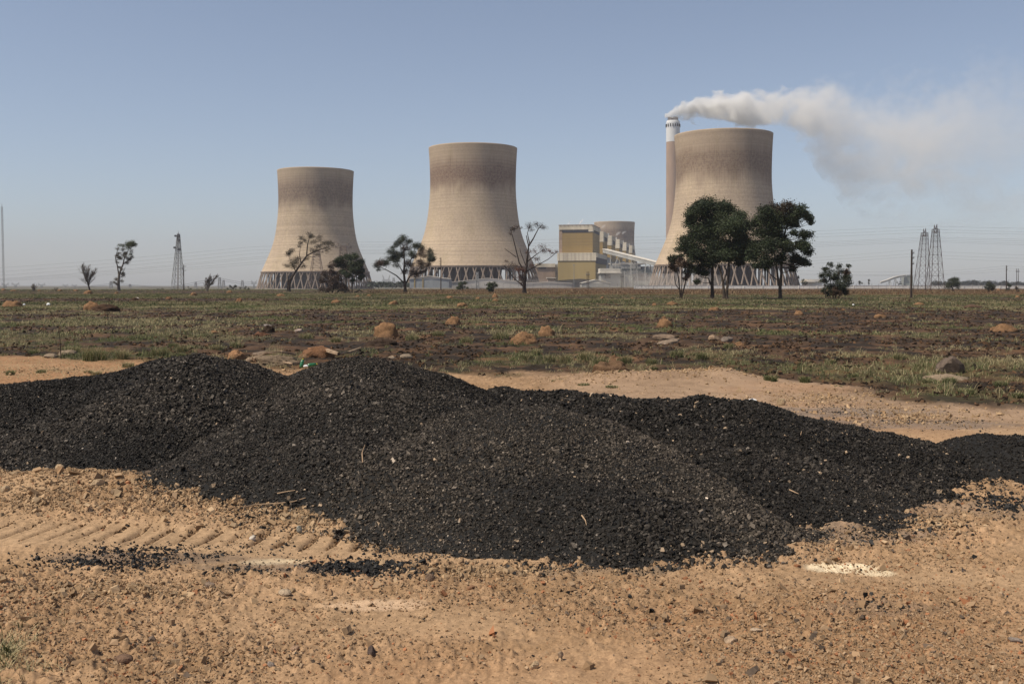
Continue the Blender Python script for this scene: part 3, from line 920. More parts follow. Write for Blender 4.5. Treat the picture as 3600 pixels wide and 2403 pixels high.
def gable(name, label, px0, px1, D, py_eave, py_ridge, wall, roof, depth=22, door=None):
    a, b = at(px0, HOR, D), at(px1, HOR, D); w = b.x - a.x
    g = thing(name, label, 'shed', ((a.x + b.x) / 2, D + depth / 2, 0))
    e, r = zz(py_eave, D), zz(py_ridge, D)
    MB().box(((a.x + b.x) / 2, D + depth / 2, e / 2), (w, depth, e)).build('wall', wall, g)
    m = MB(); xm = (a.x + b.x) / 2
    for s in (0, 1):
        x0 = a.x - .5 if s == 0 else b.x + .5
        for t in (0, .35):
            m.quad((x0, D - .5, e + .02 + t), (xm, D - .5, r + t), (xm, D + depth + .5, r + t), (x0, D + depth + .5, e + .02 + t))
        m.quad((x0, D - .5, e + .02), (x0, D - .5, e + .37), (xm, D - .5, r + .35), (xm, D - .5, r))
        m.quad((x0, D - .05, e), (xm, D - .05, r), (xm, D - .05, e))
    m.build('roof', roof, g)
    for px, wpx, y0 in (door or []):
        c = at(px, HOR, D)
        MB().box((c.x, D - .1, zz(y0, D) / 2), (wpx / FPX * D, .3, zz(y0, D))).build('door', OCHRE_LOW, g)
    return g


simple_building('office_annex', 'low brown brick annex with a cream parapet left of the boiler house', 'building', 1885, 1968, 1005, 927,
                [('wall', 939, None, 0, 16, 0, BROWNW), ('parapet', 926.5, 938.8, -2, 16, 1.2, CREAM), ('window_band', 939.5, 945, 8, 48, .4, NAVY), ('rear_block', 928, None, 66, 0, -3, GREYST)], 30)
simple_building('pump_house', 'small cream roofed pump house at the foot of the boiler house', 'building', 1925, 1952, 960, 976,
                [('wall', 978, None, 0, 0, 0, BROWNW), ('roof', 975, 977.9, -3, -3, 1, PALE)], 15)
simple_building('grey_plant_house', 'pale grey steel framed house right of the boiler house front', 'building', 2112, 2181, 930, 943,
                [('wall', 961, None, 0, 2, 0, GREYST), ('roof_block', 943, 960.8, -2, 0, 1.4, PALE), ('window_band', 964, 978, 14, 34, .3, NAVY), ('canopy', 958, 960.5, -5, -3, 3, PALE)], 22)
simple_building('ash_plant', 'wide grey green ash plant building behind the dust', 'building', 2165, 2292, 985, 930,
                [('wall', 945, None, 0, 4, 0, GREYGR), ('upper_deck', 928, 944.8, -15, 40, 1.5, GREYST), ('roof', 924, 927.8, -18, 20, 2.2, PALE), ('dark_bay', 960, 985, 60, 12, .3, DARKC), ('side_block', 936, None, 95, -10, -4, GREYST)], 30)
gable('storage_shed', 'grey blue metal shed with two yellow doors at the foot of the middle tower', 1440, 1578, 600, 981, 971, mat('blue_grey_sheet', (.30, .32, .33), .7, .3, .12, .3), PALE, 30, [(1458, 4, 978), (1487, 4, 978)])
gable('long_shed', 'long low white roofed shed in front of the middle cooling tower', 1578, 1850, 640, 993.5, 978.5, mat('dusty_sheet', (.42, .40, .37), .8, .2, .12, .3), PALE, 40)
gable('low_store', 'long low white roofed store below the boiler house annex', 1846, 2010, 640, 997, 991.5, mat('dusty_wall', (.40, .37, .33), .85, .2, .12, .3), PALE, 30)
gable('tan_shed', 'low tan roofed shed along the base of the boiler house', 1948, 2128, 860, 988, 981, mat('tan_sheet', (.40, .33, .26), .85, .2, .12, .3), mat('tan_roof', (.50, .40, .28), .85, .2, .12, .3), 24)
gable('grey_shed', 'small grey gabled shed in the dust right of the tan shed', 2045, 2145, 800, 996, 983, mat('ash_sheet', (.36, .35, .33), .85, .2, .12, .3), PALE, 22)

# inclined conveyor --------------------------------------------------
def conveyor(label, p, q, h, w, legs, m1, curve=None, cat='conveyor', name='conveyor_gallery'):
    g = thing(name, label, cat, (p.x, p.y, 0))
    pts = curve or [p, q]
    m, r = MB(), MB()
    for a, b in zip(pts, pts[1:]):
        d = (b - a); side = Vector((d.y, -d.x, 0)).normalized() * w / 2; upv = Vector((0, 0, h))
        c = [a - side, a + side, a + side + upv, a - side + upv, b - side, b + side, b + side + upv, b - side + upv]
        n = len(m.v); m.v += c
        m.f += [tuple(n + i for i in f) for f in ((0, 1, 2, 3), (4, 7, 6, 5), (0, 4, 5, 1), (1, 5, 6, 2), (0, 3, 7, 4), (3, 2, 6, 7))]
        o = Vector((0, 0, h + .03)); t = Vector((0, 0, h + .6)); s2 = side * 1.15
        c = [a - s2 + o, a + s2 + o, a + s2 + t, a - s2 + t, b - s2 + o, b + s2 + o, b + s2 + t, b - s2 + t]
        n = len(r.v); r.v += c
        r.f += [tuple(n + i for i in f) for f in ((0, 1, 2, 3), (4, 7, 6, 5), (0, 4, 5, 1), (1, 5, 6, 2), (0, 3, 7, 4), (3, 2, 6, 7))]
    m.build('gallery', m1, g); r.build('roof', PALE, g)
    for t in legs:
        f = t * (len(pts) - 1); i = min(int(f), len(pts) - 2); pos = pts[i].lerp(pts[i + 1], f - i)
        d = pts[i + 1] - pts[i]; sd = Vector((d.y, -d.x, 0)).normalized() * w / 2; fw = d.normalized() * 2.2; fw.z = 0
        m = MB()
        for s in (-1, 1):
            for k in (-1, 1): m.bar(pos + sd * s + Vector((0, 0, .1)), Vector((pos.x, pos.y, 0)) + sd * s * 1.5 + fw * k, .5)
            zs = [pos.z * j / 4 for j in range(5)]
            for za, zb in zip(zs, zs[1:]): m.bar(Vector((pos.x, pos.y, za)) + sd * s * 1.3, Vector((pos.x, pos.y, zb)) - sd * s * 1.3, .3)
        m.build('trestle', GREYST, g)
    return g


conveyor('sloping grey conveyor gallery descending from the boiler house to the biggest tower', at(2127, 888, 985), at(2320, 937, 880), 3.2, 5, (.16, .55, .8), GREYST)
cpts = [at(px, py, 1500) for px, py in ((3095, 997), (3120, 989), (3140, 981), (3160, 976), (3182, 973))]
conveyor('distant curved coal conveyor rising to a hazy tower on the right horizon', cpts[0], cpts[-1], 2.5, 5, (.35, .6, .85), GREYST, cpts)
simple_building('transfer_tower', 'distant hazy grey transfer tower at the top of the curved conveyor', 'building', 3182, 3210, 1500, 968, [('wall', 969.5, None, 0, 0, 0, GREYGR), ('roof', 966, 969.3, 6, 5, .5, GREYST)], 14)
simple_building('white_house', 'low white roofed house behind the wall right of the gum trees', 'house', 2838, 2892, 700, 980, [('wall', 990, None, 2, 2, 0, mat('white_plaster', (.6, .57, .52), .9, .1, .1)), ('roof', 981, 989.8, 0, 0, 1, PALE), ('lower_roof', 988, 992, -6, 30, 3, PALE)], 14)

# pipe and girder clutter in front of the boiler bays
def gantry():
    a = at(2188, HOR, 960)
    g = thing('pipe_gantry', 'pale steel pipe gantry under the sloping conveyor', 'gantry', (a.x, 960, 0))
    m = MB(); x0, x1 = at(2152, HOR, 960).x, at(2240, HOR, 960).x
    for i in range(9):
        x = x0 + (x1 - x0) * i / 8
        m.bar((x, 960, 0), (x, 960, zz(928, 960)), .6)
    m.build('post', GREYST, g)
    m = MB()
    for py in (928, 931, 936): m.bar((x0, 960, zz(py, 960)), (x1, 960, zz(py, 960)), .7)
    m.build('pipe', PALE, g)
    m = MB()
    b, t = at(2162, 928, 955), at(2175, 899, 955)
    m.bar(b, t, .8); m.bar(at(2178, 928, 955), at(2178, 895, 955), .7); m.bar(at(2186, 928, 955), at(2186, 905, 955), .7); m.bar(at(2170, 908, 955), at(2192, 908, 955), .6)
    m.build('chute', GREYST, g)


gantry()

# light mast, H poles, perimeter wall and fence ------------------------
WOODP = mat('dark_timber', (.055, .042, .035), .9, .1, .3, 2)
STEEL = mat('weathered_steel', (.20, .15, .125), .7, .3, .35, .6)
GALV = mat('galvanised_steel', (.24, .24, .24), .6, .4, .2, .6)


def mast():
    p = at(2018, HOR, 700)
    g = thing('light_mast', 'slim light mast in front of the tan lower wall of the boiler house', 'light mast', (p.x, 700, 0))
    MB().tube([(p.x, 700, 0), (p.x, 700, zz(932, 700))], [.25, .12], 6).build('pole', GALV, g)
    MB().box((p.x, 700, zz(931.5, 700)), (1.5, .5, .5)).build('lamp_head', GALV, g)


mast()


def h_pole(px, y0, y1, label, Y):
    z1, z0 = zz(y0, Y), gz(at(px, HOR, Y).x, Y); dx = 3.0 / FPX * Y; x = at(px, HOR, Y).x
    g = thing('double_pole', label, 'utility pole', (x, Y, z0), 'twin timber poles with crossbars')
    for s in (-1, 1): MB().tube([(x + s * dx, Y, z0), (x + s * dx * .95, Y, z1)], [.17, .13], 6).build('pole', WOODP, g)
    m = MB(); m.bar((x - dx * 2.1, Y - .2, z1 - 1.6), (x + dx * 2.1, Y - .2, z1 - 1.6), .2)
    m.build('crossbar', WOODP, g)
    m = MB()
    for s in (-1.9, 0, 1.9): m.tube([(x + s * dx, Y - .2, z1 - 1.5), (x + s * dx, Y - .2, z1 - .9)], [.1, .08], 6)
    m.build('insulator', GALV, g)


h_pole(2067, 954, 1014, 'left twin timber pole with crossbar in front of the boiler house', 430)
h_pole(2187, 961, 1005, 'right twin timber pole with crossbar in the dust by the grey house', 520)
h_pole(3577, 944, 1003, 'far twin timber pole near the right edge beside a single pole', 520)


def t_pole(px, y0, yb, label, Y=None, arms=((.4, .9),), lean=0.0, rad=.15, group='timber poles in the field'):
    b = onz(px, yb, 0) if Y is None else at(px, HOR, Y); Y = b.y; z0 = gz(b.x, Y); z1 = zz(y0, Y)
    g = thing('utility_pole', label, 'utility pole', (b.x, Y, z0), group)
    MB().tube([(b.x, Y, z0 - .2), (b.x + lean, Y, z1)], [rad, rad * .75], 7).build('pole', WOODP, g)
    for dz, w in arms:
        x = b.x + lean * (1 - dz / max(z1, 1))
        MB().bar((x - w * .25, Y - .12, z1 - dz), (x + w, Y - .12, z1 - dz), .12).build('crossarm', WOODP, g)
        MB().tube([(x + w * .9, Y - .12, z1 - dz), (x + w * .9, Y - .12, z1 - dz + .25)], [.06, .05], 6).build('insulator', GALV, g)


t_pole(3203, 877, 1047, 'tall dark timber pole beside the twin lattice pylons', arms=((.5, .25), (1.15, .25), (1.9, .25)), lean=.1)
t_pole(3538, 933, 1022, 'single timber pole near the right edge above a low bush', arms=((.4, .3), (1.2, .3)), rad=.17)
t_pole(1550, 905, 1023, 'timber pole standing before the grey blue shed and middle tower', arms=((.3, -.5), (1.1, -.5), (1.9, -.5)), rad=.15)
t_pole(646, 930, 1020, 'timber pole right of the telecom mast', arms=((.6, .8), (1.3, -.8), (2.0, .8)), rad=.16)

WALLM = mat('whitewashed_wall', (.70, .67, .62), .9, .1, .12, .15)


def perimeter_wall():
    x0, x1 = at(2230, HOR, 470).x, at(3900, HOR, 470).x
    g = thing('perimeter_wall', 'long whitewashed boundary wall along the right side of the plain', 'wall', ((x0 + x1) / 2, 470, 0))
    m = MB(); n = 26
    for i in range(n):
        xa, xb = x0 + (x1 - x0) * i / n, x0 + (x1 - x0) * (i + 1) / n
        m.box(((xa + xb) / 2, 470, .72), (xb - xa - .12, .2, 1.44))
    m.build('panel', WALLM, g)
    MB().box(((x0 + x1) / 2, 470, 1.5), (x1 - x0, .34, .12)).build('coping', PALE, g)
    m = MB()
    for i in range(n + 1): m.box((x0 + (x1 - x0) * i / n, 469.85, .75), (.3, .3, 1.5))
    m.build('pier', WALLM, g)


perimeter_wall()


def fence():
    Y = 440
    g = thing('wire_fence', 'wire fence on thin posts crossing behind the burnt field', 'fence', (at(2400, HOR, Y).x, Y, 0))
    pxs = list(range(1310, 3660, 27))
    me = None
    for i, px in enumerate(pxs[:95]):
        x = at(px + random.Random(i).uniform(-4, 4), HOR, Y).x
        if me is None:
            o = MB().tube([(0, 0, -.1), (0, 0, 2.1), (.05, -.25, 2.5)], [.06, .06, .05], 5).build('post', GALV, g, local=True); me = o.data
        else:
            o = bpy.data.objects.new('post', me); C.objects.link(o); o.parent = g
        o.location = (x - g.location.x, 0, gz(x, Y))
    m = MB()
    for i, px in enumerate((1395, 1936, 2250, 2262, 3010, 3170, 1600)):
        x = at(px, HOR, Y).x
        for s in (-1, 1): m.bar((x, Y, 1.9), (x + s * 1.7, Y, 0), .09)
    m.build('brace', GALV, g)
    m = MB()
    for z in (.5, 1.0, 1.5, 2.0): m.bar((at(1310, HOR, Y).x, Y, z), (at(3650, HOR, Y).x, Y, z), .014)
    m.build('strand', GALV, g)


fence()


# lattice structures ----------------------------------------------------
def lattice(m, base, top, wb, wt_, bays, w, prog=1.25, w2=None):
    """four-legged lattice between base and top centres"""
    base, top = Vector(base), Vector(top); w2 = w2 or w * .45
    ts = [0]
    for i in range(bays): ts.append(ts[-1] + prog ** -i)
    ts = [t / ts[-1] for t in ts]
    def cn(t, k):
        h = (wb + (wt_ - wb) * t) / 2
        return base.lerp(top, t) + Vector((h * (1, 1, -1, -1)[k], h * (1, -1, -1, 1)[k], 0))
    for k in range(4): m.bar(cn(0, k), cn(1, k), w)
    for a, b in zip(ts, ts[1:]):
        for k in range(4):
            j = (k + 1) % 4
            m.bar(cn(a, k), cn(b, j), w2); m.bar(cn(a, j), cn(b, k), w2); m.bar(cn(b, k), cn(b, j), w2)
    return cn


RUST = mat('rusty_steel', (.055, .034, .028), .8, .2, .35, .6)


def pylon(px, y0, yb, wb, wt_, label, Y, arm=True, head=1.0, bays=9, w=.16, armdir=(.55, .83), armlen=None, group='lattice pylons carrying the power lines', lean=0, mt=None):
    x = at(px, HOR, Y).x; z0 = gz(x, Y); z1 = zz(y0, Y)
    g = thing('lattice_pylon', label, 'pylon', (x, Y, z0), group)
    zt = z0 + (z1 - z0) * .93
    m = MB(); lattice(m, (x, Y, z0), (x + lean, Y, zt), wb, wt_, bays, w)
    m.build('body', mt or STEEL, g)
    if arm:
        L = armlen or wb * 1.0; d = Vector((armdir[0], armdir[1], 0)).normalized() * L; c = Vector((x + lean, Y, zt))
        m = MB(); up = Vector((0, 0, (z1 - zt)))
        for s in (-1, 1):
            m.bar(c + d * s, c - up * .9, w * .8); m.bar(c + d * s, c + up * .1, w * .8); m.bar(c + d * s, c + d * s * .6 - up * .9, w * .6)
            m.bar(c + d * s * .5, c + d * s * .7 + up, w * .8); m.bar(c, c + d * s * .7 + up, w * .8); m.bar(c + d * s, c + d * s * .7 + up, w * .7)
            m.tube([c + d * s * .95, c + d * s * .95 - up * .8], [w * .5, w * .5], 5)
        m.build('crossarm', mt or STEEL, g)
    return g


pylon(3240, 803, 1019, 4.1, 1.6, 'left and lower of the two adjoining rusty lattice pylons on the right', 330, armlen=2.0, armdir=(.15, .99), lean=1.0, bays=8, w=.17, mt=RUST)
pylon(3287, 789, 1022, 4.2, 1.5, 'right and taller of the two adjoining rusty lattice pylons', 303, armlen=2.0, armdir=(.15, .99), lean=.2, bays=8, w=.17, mt=RUST)
pylon(1207, 855, 1015, 6.5, 2.4, 'dark lattice pylon with a wide crossarm behind the dark bush', 440, armlen=4.2, armdir=(.75, .66), bays=9, w=.2)
pylon(1113, 872, 1015, 7.5, 2.4, 'dark lattice pylon behind the leaning tree', 470, armlen=3.6, armdir=(.75, .66), bays=9, w=.2)


def far_pylon(px, y0, kind, label, D, wpx=18):
    x = at(px, HOR, D).x; z0 = gz(x, D); z1 = zz(y0, D); k = D / FPX; W_ = wpx * k
    m = MB(); h = z1 - z0
    if kind == 'cat':
        lattice(m, (x, D, z0), (x, D, z0 + h * .42), W_ * .5, W_ * .28, 3, .36)
        for s in (-1, 1):
            m.bar((x + s * W_ * .14, D, z0 + h * .42), (x + s * W_ * .5, D, z0 + h * .6), .4)
            m.bar((x + s * W_ * .5, D, z0 + h * .6), (x + s * W_ * .78, D, z1), .5)
            m.bar((x + s * W_ * .36, D, z0 + h * .66), (x + s * W_ * .78, D, z1), .36)
            for i in range(4): m.bar((x + s * W_ * (.0 + .2 * i), D, z0 + h * (.55 + .1 * (i % 2))), (x + s * W_ * (.2 + .2 * i), D, z0 + h * (.65 - .1 * (i % 2))), .32)
        for t in (.55, .65): m.bar((x - W_ * .9, D, z0 + h * t), (x + W_ * .9, D, z0 + h * t), .45)
    else:
        lattice(m, (x, D, z0), (x, D, z1 - h * .06), W_ * .8, W_ * .4, 4, .5)
        m.bar((x - W_ * .55, D, z1 - h * .3), (x + W_ * .55, D, z1 - h * .3), .5)
        m.bar((x - W_ * .3, D, z1 - h * .06), (x + W_ * .3, D, z1 - h * .06), .5)
        for s in (-1, 1): m.bar((x + s * W_ * .2, D, z1 - h * .06), (x + s * W_ * .3, D, z1), .4)
    o = m.build('far_pylon', GALV)
    recenter(o, (x, D, z0))
    tag(o, label, 'pylon', 'faint pylons on the far horizon')


for px, y0, kd, lab, D, w in ((18, 993, 'cat', 'faint horned pylon beside the foot of the far left mast', 1700, 16), (54, 992, 'cat', 'faint horned pylon left of the bare shrub', 1750, 17), (146, 994, 'cat', 'faint horned pylon right of the bare shrub', 1800, 16),
                              (230, 998, 'cat', 'faint horned pylon left of the bare tree, wider of a pair', 2000, 12), (262, 999, 'cat', 'faint horned pylon closest to the bare tree', 2100, 11),
                              (390, 987, 'delta', 'small faint pylon just left of the windblown tree', 1400, 12), (457, 998, 'delta', 'small faint pylon just right of the windblown tree', 1700, 9),
                              (688, 990, 'delta', 'small faint pylon left of the small bare tree', 1600, 10), (772, 973, 'delta', 'faint pylon right of the small bare tree, taller of a pair', 1300, 13), (786, 983, 'delta', 'faint pylon right of the small bare tree, lower of a pair', 1500, 11),
                              (852, 984, 'delta', 'faint pylon above the green bushes left of the first tower', 1500, 12), (893, 984, 'cat', 'faint horned pylon at the left foot of the first tower', 1500, 12),
                              (1358, 966, 'cat', 'faint pylon between the first two towers, wider one', 1250, 17), (1384, 975, 'delta', 'faint pylon between the first two towers, narrower one', 1400, 12), (1678, 955, 'delta', 'grey pylon before the legs of the middle tower', 560, 12)):
    far_pylon(px, y0, kd, lab, D, w)


def guyed_mast():
    D = 600.0
    b, t = at(14, 1016, D), at(5, 727, D)
    b.z = gz(b.x, D)
    g = thing('radio_mast', 'thin tall lattice radio mast at the far left edge', 'mast', b)
    m = MB(); lattice(m, b, (t.x + .3, D, t.z), .75, .75, 34, .07, 1.0, .04); m.build('lattice', GALV, g)
    MB().tube([(t.x + .3, D, t.z), (t.x + .3, D, t.z + 2)], [.12, .06], 5).build('tip', GALV, g)


guyed_mast()


def telecom():
    D = 400.0
    b = at(625, 1018, D); b.z = gz(b.x, D); z1 = zz(822, D); k = D / FPX
    g = thing('telecom_tower', 'lattice telecom tower with five dish antennas', 'telecom tower', b)
    m = MB(); lattice(m, b, (b.x + .3, D, z1), 36 * k, 7 * k, 13, .16, 1.12, .10); m.build('lattice', GALV, g)
    MB().tube([(b.x + .15, D - .3, b.z), (b.x + .3, D - .3, z1 + .5)], [.2, .14], 6).build('cable_ladder', STEEL, g)
    MB().tube([(b.x + .3, D, z1), (b.x + .3, D, z1 + 1.4)], [.06, .04], 5).build('lightning_rod', GALV, g)
    dm = mat('dish_grey', (.10, .10, .11), .6, .3, .1)
    for px, py, r in ((617, 829, 3.6), (628, 829, 5.2), (629, 844, 4.6), (613.5, 870, 3.6), (630, 876, 5.4)):
        c = at(px, py, D - 1.2); m = MB(); n = 16; R = r * k
        rings = []
        for q, dy in ((R, -.35), (R, .25), (R * .7, .45), (R * .2, .6)):
            rings.append([c + Vector((q * math.cos(2 * math.pi * i / n), dy, q * math.sin(2 * math.pi * i / n))) for i in range(n)])
        for a, bb in zip(rings, rings[1:]):
            for i in range(n): m.quad(a[i], a[(i + 1) % n], bb[(i + 1) % n], bb[i])
        m.quad(*rings[0]); m.quad(*rings[-1])
        d = m.build('dish', dm, g)
        MB().bar(c + Vector((0, .6, 0)), (b.x + .3, D, c.z), .14).build('bracket', GALV, d)


telecom()

# power lines -----------------------------------------------------------
CABLE = mat('cable', (.09, .09, .095), .7, .2, .1)


def cable(pts, label, Yf, rad=.035, group='power lines'):
    """pts: (px, py) on the photograph joined by hanging spans; Yf gives the distance at px"""
    P = [at(px, py, np.interp(px, *Yf)) for px, py in pts]
    out = []
    for i in range(len(P) - 1):
        for j in range(12):
            t = j / 12
            p0, p1, p2, p3 = P[max(i - 1, 0)], P[i], P[i + 1], P[min(i + 2, len(P) - 1)]
            if i in brk: p0 = p1
            q = P[i].lerp(P[i + 1], t)
            q.z -= sagf * (P[i + 1] - P[i]).length * 4 * t * (1 - t)
            out.append(q)
    out.append(P[-1])
    rads = [rad * max(q.y, 60) / 300 for q in out]
    o = MB().tube(out, rads, 4).build('power_cable', CABLE)
    recenter(o, tuple(P[0]))
    tag(o, label, 'cable', group)


brk = (); sagf = .0025
YA = ([-100, 880, 1210, 3270, 3650], [640, 480, 435, 303, 296])
WORDS = ['topmost', 'second', 'third', 'fourth', 'fifth', 'sixth', 'lowest']
for i, ys in enumerate(((944, 941, 868, 851, 840, 795, 803), (957, 955, 880, 862, 852, 806, 816), (970, 968, 892, 868, 862, 816, 824), (982, 980, 905, 877, 881, 833, 842), (984, 982, 911, 881, 886, 838, 848), (988, 985, 922, 886, 893, 844, 856), (990, 988, 930, 890, 898, 849, 862))):
    pts = list(zip((-100, 0, 880, 1210, 2000, 3270, 3650), ys))
    cable(pts, WORDS[i] + ' of the seven long power lines hung on the lattice pylons', YA, .021)
YB = ([2640, 3203, 3650], [150, 131, 150])
for i, ys in enumerate(((921, 879, 897), (930, 892, 909), (939, 902, 921))):
    cable(list(zip((2640, 3203, 3650), ys)), ('top', 'middle', 'lowest')[i] + ' of three thin lines on the tall pole by the pylons', YB, .017)
YC = ([2650, 3538, 3650], [560, 290, 280])
for i, ys in enumerate(((944, 955, 954, 934, 939), (952, 965, 963, 943, 948), (958, 968, 967, 952, 957))):
    cable(list(zip((2650, 3000, 3280, 3538, 3650), ys)), ('upper', 'middle', 'lower')[i] + ' of the low lines running to the pole at the right edge', YC, .017)
YD = ([250, 390, 900], [1400, 1400, 1350])
for i, ys in enumerate(((1011, 997, 1000, 1011, 991, 977, 993, 990), (1014, 1002, 1004, 1015, 998, 984, 999, 998))):
    cable(list(zip((250, 390, 457, 600, 688, 772, 852, 900), ys)), ('upper', 'lower')[i] + ' of the faint far lines between the small pylons on the left horizon', YD, .05)

# ------------------------------------------------------------------ termite mounds
mound_mat = attr_mat('mound_earth', .95, .1, 9, .25, 22, .8, .05)


def dome(w, h, seed, rough=.34, n=30, rings=12, col=(.21, .120, .064), peak=.55):
    rr = np.random.default_rng(seed)
    t = np.linspace(0, 1, rings); a = np.arange(n) * 2 * math.pi / n
    T, A = np.meshgrid(t, a, indexing='ij')
    R = np.sin(T * math.pi / 2) ** .9
    Z = np.cos(T * math.pi / 2) ** (.75 + .7 * peak * rr.uniform(.6, 1.5))
    x, y = R * np.cos(A), R * np.sin(A)
    nz = fbm(x * 2.1 + seed, y * 2.1 + Z, 4, seed) ; nf = fbm(x * 7 + seed, y * 7 + Z * 5, 2, seed + 3)
    s = 1 + rough * nz + rough * .4 * nf
    V = np.stack([x * s * w / 2 * (1 + .12 * rr.normal()), y * s * w / 2, (Z * s + .10 * nz * (1 - T)) * h - .05 * h - .10 * T ** 6 * h], 2).reshape(-1, 3)
    i = np.arange(rings - 1)[:, None] * n + np.arange(n)[None]; j = np.arange(rings - 1)[:, None] * n + (np.arange(n)[None] + 1) % n
    F = np.stack([i, i + n, j + n, j], 2).reshape(-1, 4)
    c = np.array(col) * (1 + .25 * nz.reshape(-1, 1) + .2 * nf.reshape(-1, 1))
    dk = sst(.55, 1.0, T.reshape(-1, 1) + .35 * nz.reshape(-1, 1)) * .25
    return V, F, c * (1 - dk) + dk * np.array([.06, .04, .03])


def mound(px, pb, w, h, label, seed=0, rough=.34, col=(.21, .120, .064), name='termite_mound', cat='termite mound', group='termite mounds on the burnt field'):
    p = onz(px, pb, 0); p.z = gz(p.x, p.y); k = p.y / FPX
    V, F, c = dome(w * k, h * k, seed or int(px), rough, col=col)
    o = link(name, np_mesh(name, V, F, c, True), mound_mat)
    o.location = (p.x, p.y + w * k * .3, p.z)
    return tag(o, label, cat, group)


for a in ((1358, 1183, 78, 48, 'big rounded termite mound behind the right hump of the coal heap'),
          (1840, 1208, 92, 40, 'broad low termite mound in the middle, front one of two close together'),
          (1924, 1181, 62, 36, 'termite mound just behind and right of the broad middle one'),
          (1594, 1141, 50, 28, 'medium termite mound below the left foot of the middle cooling tower'),
          (1625, 1082, 45, 17, 'flat termite mound in the greener strip below the green bush by the sheds'),
          (318, 1092, 58, 32, 'tall orange termite mound beside a heap of dark turned soil on the left'),
          (35, 1079, 66, 22, 'termite mound at the left edge of the field'),
          (3540, 1164, 86, 30, 'wide brown termite mound near the right edge of the field'),
          (2342, 1148, 58, 30, 'crumbled termite mound in the burnt patch left of the gum tree trunks', 0, .45),
          (2513, 1093, 30, 14, 'small orange mound below the left gum tree trunk'),
          (2812, 1105, 30, 15, 'small orange mound right of the right gum tree in the green strip'),
          (3095, 1117, 36, 13, 'flat orange mound below the tall timber pole'),
          (2302, 1076, 24, 12, 'small mound in the green strip left of the little burnt tree'),
          (2366, 1071, 28, 12, 'small mound just in front of the little burnt tree'),
          (2225, 1051, 14, 7, 'tiny mound in the dry grass left of the little burnt tree'),
          (2965, 1092, 14, 6, 'tiny orange mound below the three-stemmed bush'),
          (3235, 1073, 36, 10, 'low reddish mound before the twin lattice pylons'),
          (3512, 1022, 14, 8, 'tiny pale mound in dry grass right of the bush near the right edge'),
          (3580, 1046, 16, 8, 'tiny mound at the right edge in dry grass'),
          (2118, 1048, 14, 6, 'tiny orange mound below the left twin timber pole'),
          (1680, 1053, 16, 9, 'tiny mound below the right green bush of the shed row'),
          (1740, 1047, 22, 15, 'mound with dry grass on it just below the right green bush'),
          (1742, 1060, 22, 9, 'small mound in the green strip left of the bare brown tree'),
          (1581, 1049, 24, 9, 'small mound below the grey blue shed'),
          (1382, 1071, 36, 15, 'brown mound in the burnt strip below the sparse gum tree'),
          (1182, 1065, 30, 11, 'orange mound in the green strip below the dark bush'),
          (985, 1042, 30, 10, 'orange mound in front of the leaning tree'),
          (1257, 1043, 16, 6, 'tiny mound right of the dark bush, left one of a pair'),
          (1297, 1041, 16, 6, 'tiny mound right of the dark bush, right one of a pair'),
          (840, 1061, 28, 15, 'pointed brown mound in the burnt strip left of the first cooling tower', 0, .25, (.19, .10, .055)),
          (678, 1039, 24, 11, 'brown mound below the telecom tower'),
          (805, 1029, 18, 8, 'orange mound on the crest below the green bushes'),
          (592, 1050, 20, 8, 'low brown mound in the burnt strip left of the telecom tower', 0, .2, (.17, .09, .05)),
          (307, 1035, 26, 14, 'brown mound at the foot of the bare tree'),
          (408, 1034, 20, 8, 'small mound before the windblown tree'),
          (748, 1172, 44, 10, 'flat reddish mound in the burnt soil left of the rubble', 0, .3),
          (10, 1021, 18, 7, 'small mound on the crest at the left edge'),
          (44, 1023, 22, 5, 'flat mound on the crest between the two left horned pylons'),
          (137, 1023, 13, 6, 'tiny mound on the crest right of the bare shrub'),
          (207, 1023, 22, 7, 'mound on the crest left of the bare tree'),
          (265, 1023, 15, 6, 'tiny mound on the crest just left of the bare tree'),
          (2335, 1118, 18, 8, 'tiny reddish mound above the crumbled mound', 0, .3, (.20, .11, .06)),
          (2600, 1216, 40, 12, 'low orange soil mound among the tussocks in the right middle field', 0, .35),
          (3430, 1081, 76, 12, 'wide dark mound in the green strip right of the lattice pylons', 0, .3, (.09, .055, .038))):
    mound(*a)

DARKSOIL = (.060, .036, .024)
mound(366, 1094, 82, 22, 'heap of dark turned soil against the tall orange mound', 0, .5, DARKSOIL, 'soil_heap', 'soil heap', 'heaps of loose soil')
mound(470, 1055, 34, 9, 'small heap of dark soil with a pale stone below the windblown tree', 0, .5, DARKSOIL, 'soil_heap', 'soil heap', 'heaps of loose soil')
mound(940, 1170, 40, 26, 'dark burnt stump of soil behind the saddle of the coal heap', 0, .5, (.045, .03, .022), 'soil_heap', 'soil heap', 'heaps of loose soil')
mound(915, 1184, 56, 14, 'reddish scraped soil in front of the dark burnt stump', 0, .5, (.13, .065, .04), 'soil_heap', 'soil heap', 'heaps of loose soil')
mound(826, 1266, 60, 34, 'orange soil heap left of the roots behind the coal saddle', 0, .4, (.27, .15, .08), 'soil_heap', 'soil heap', 'heaps of loose soil')
mound(1110, 1256, 110, 36, 'brown soil heap with roots behind the right hump of coal', 0, .5, (.19, .10, .055), 'soil_heap', 'soil heap', 'heaps of loose soil')
mound(1330, 1216, 120, 18, 'dark low soil bank behind the right hump of coal', 0, .5, (.045, .03, .022), 'soil_heap', 'soil heap', 'heaps of loose soil')
mound(960, 1285, 150, 30, 'grey brown rubble bank in the saddle between the coal humps', 0, .5, (.17, .125, .085), 'soil_heap', 'soil heap', 'heaps of loose soil')
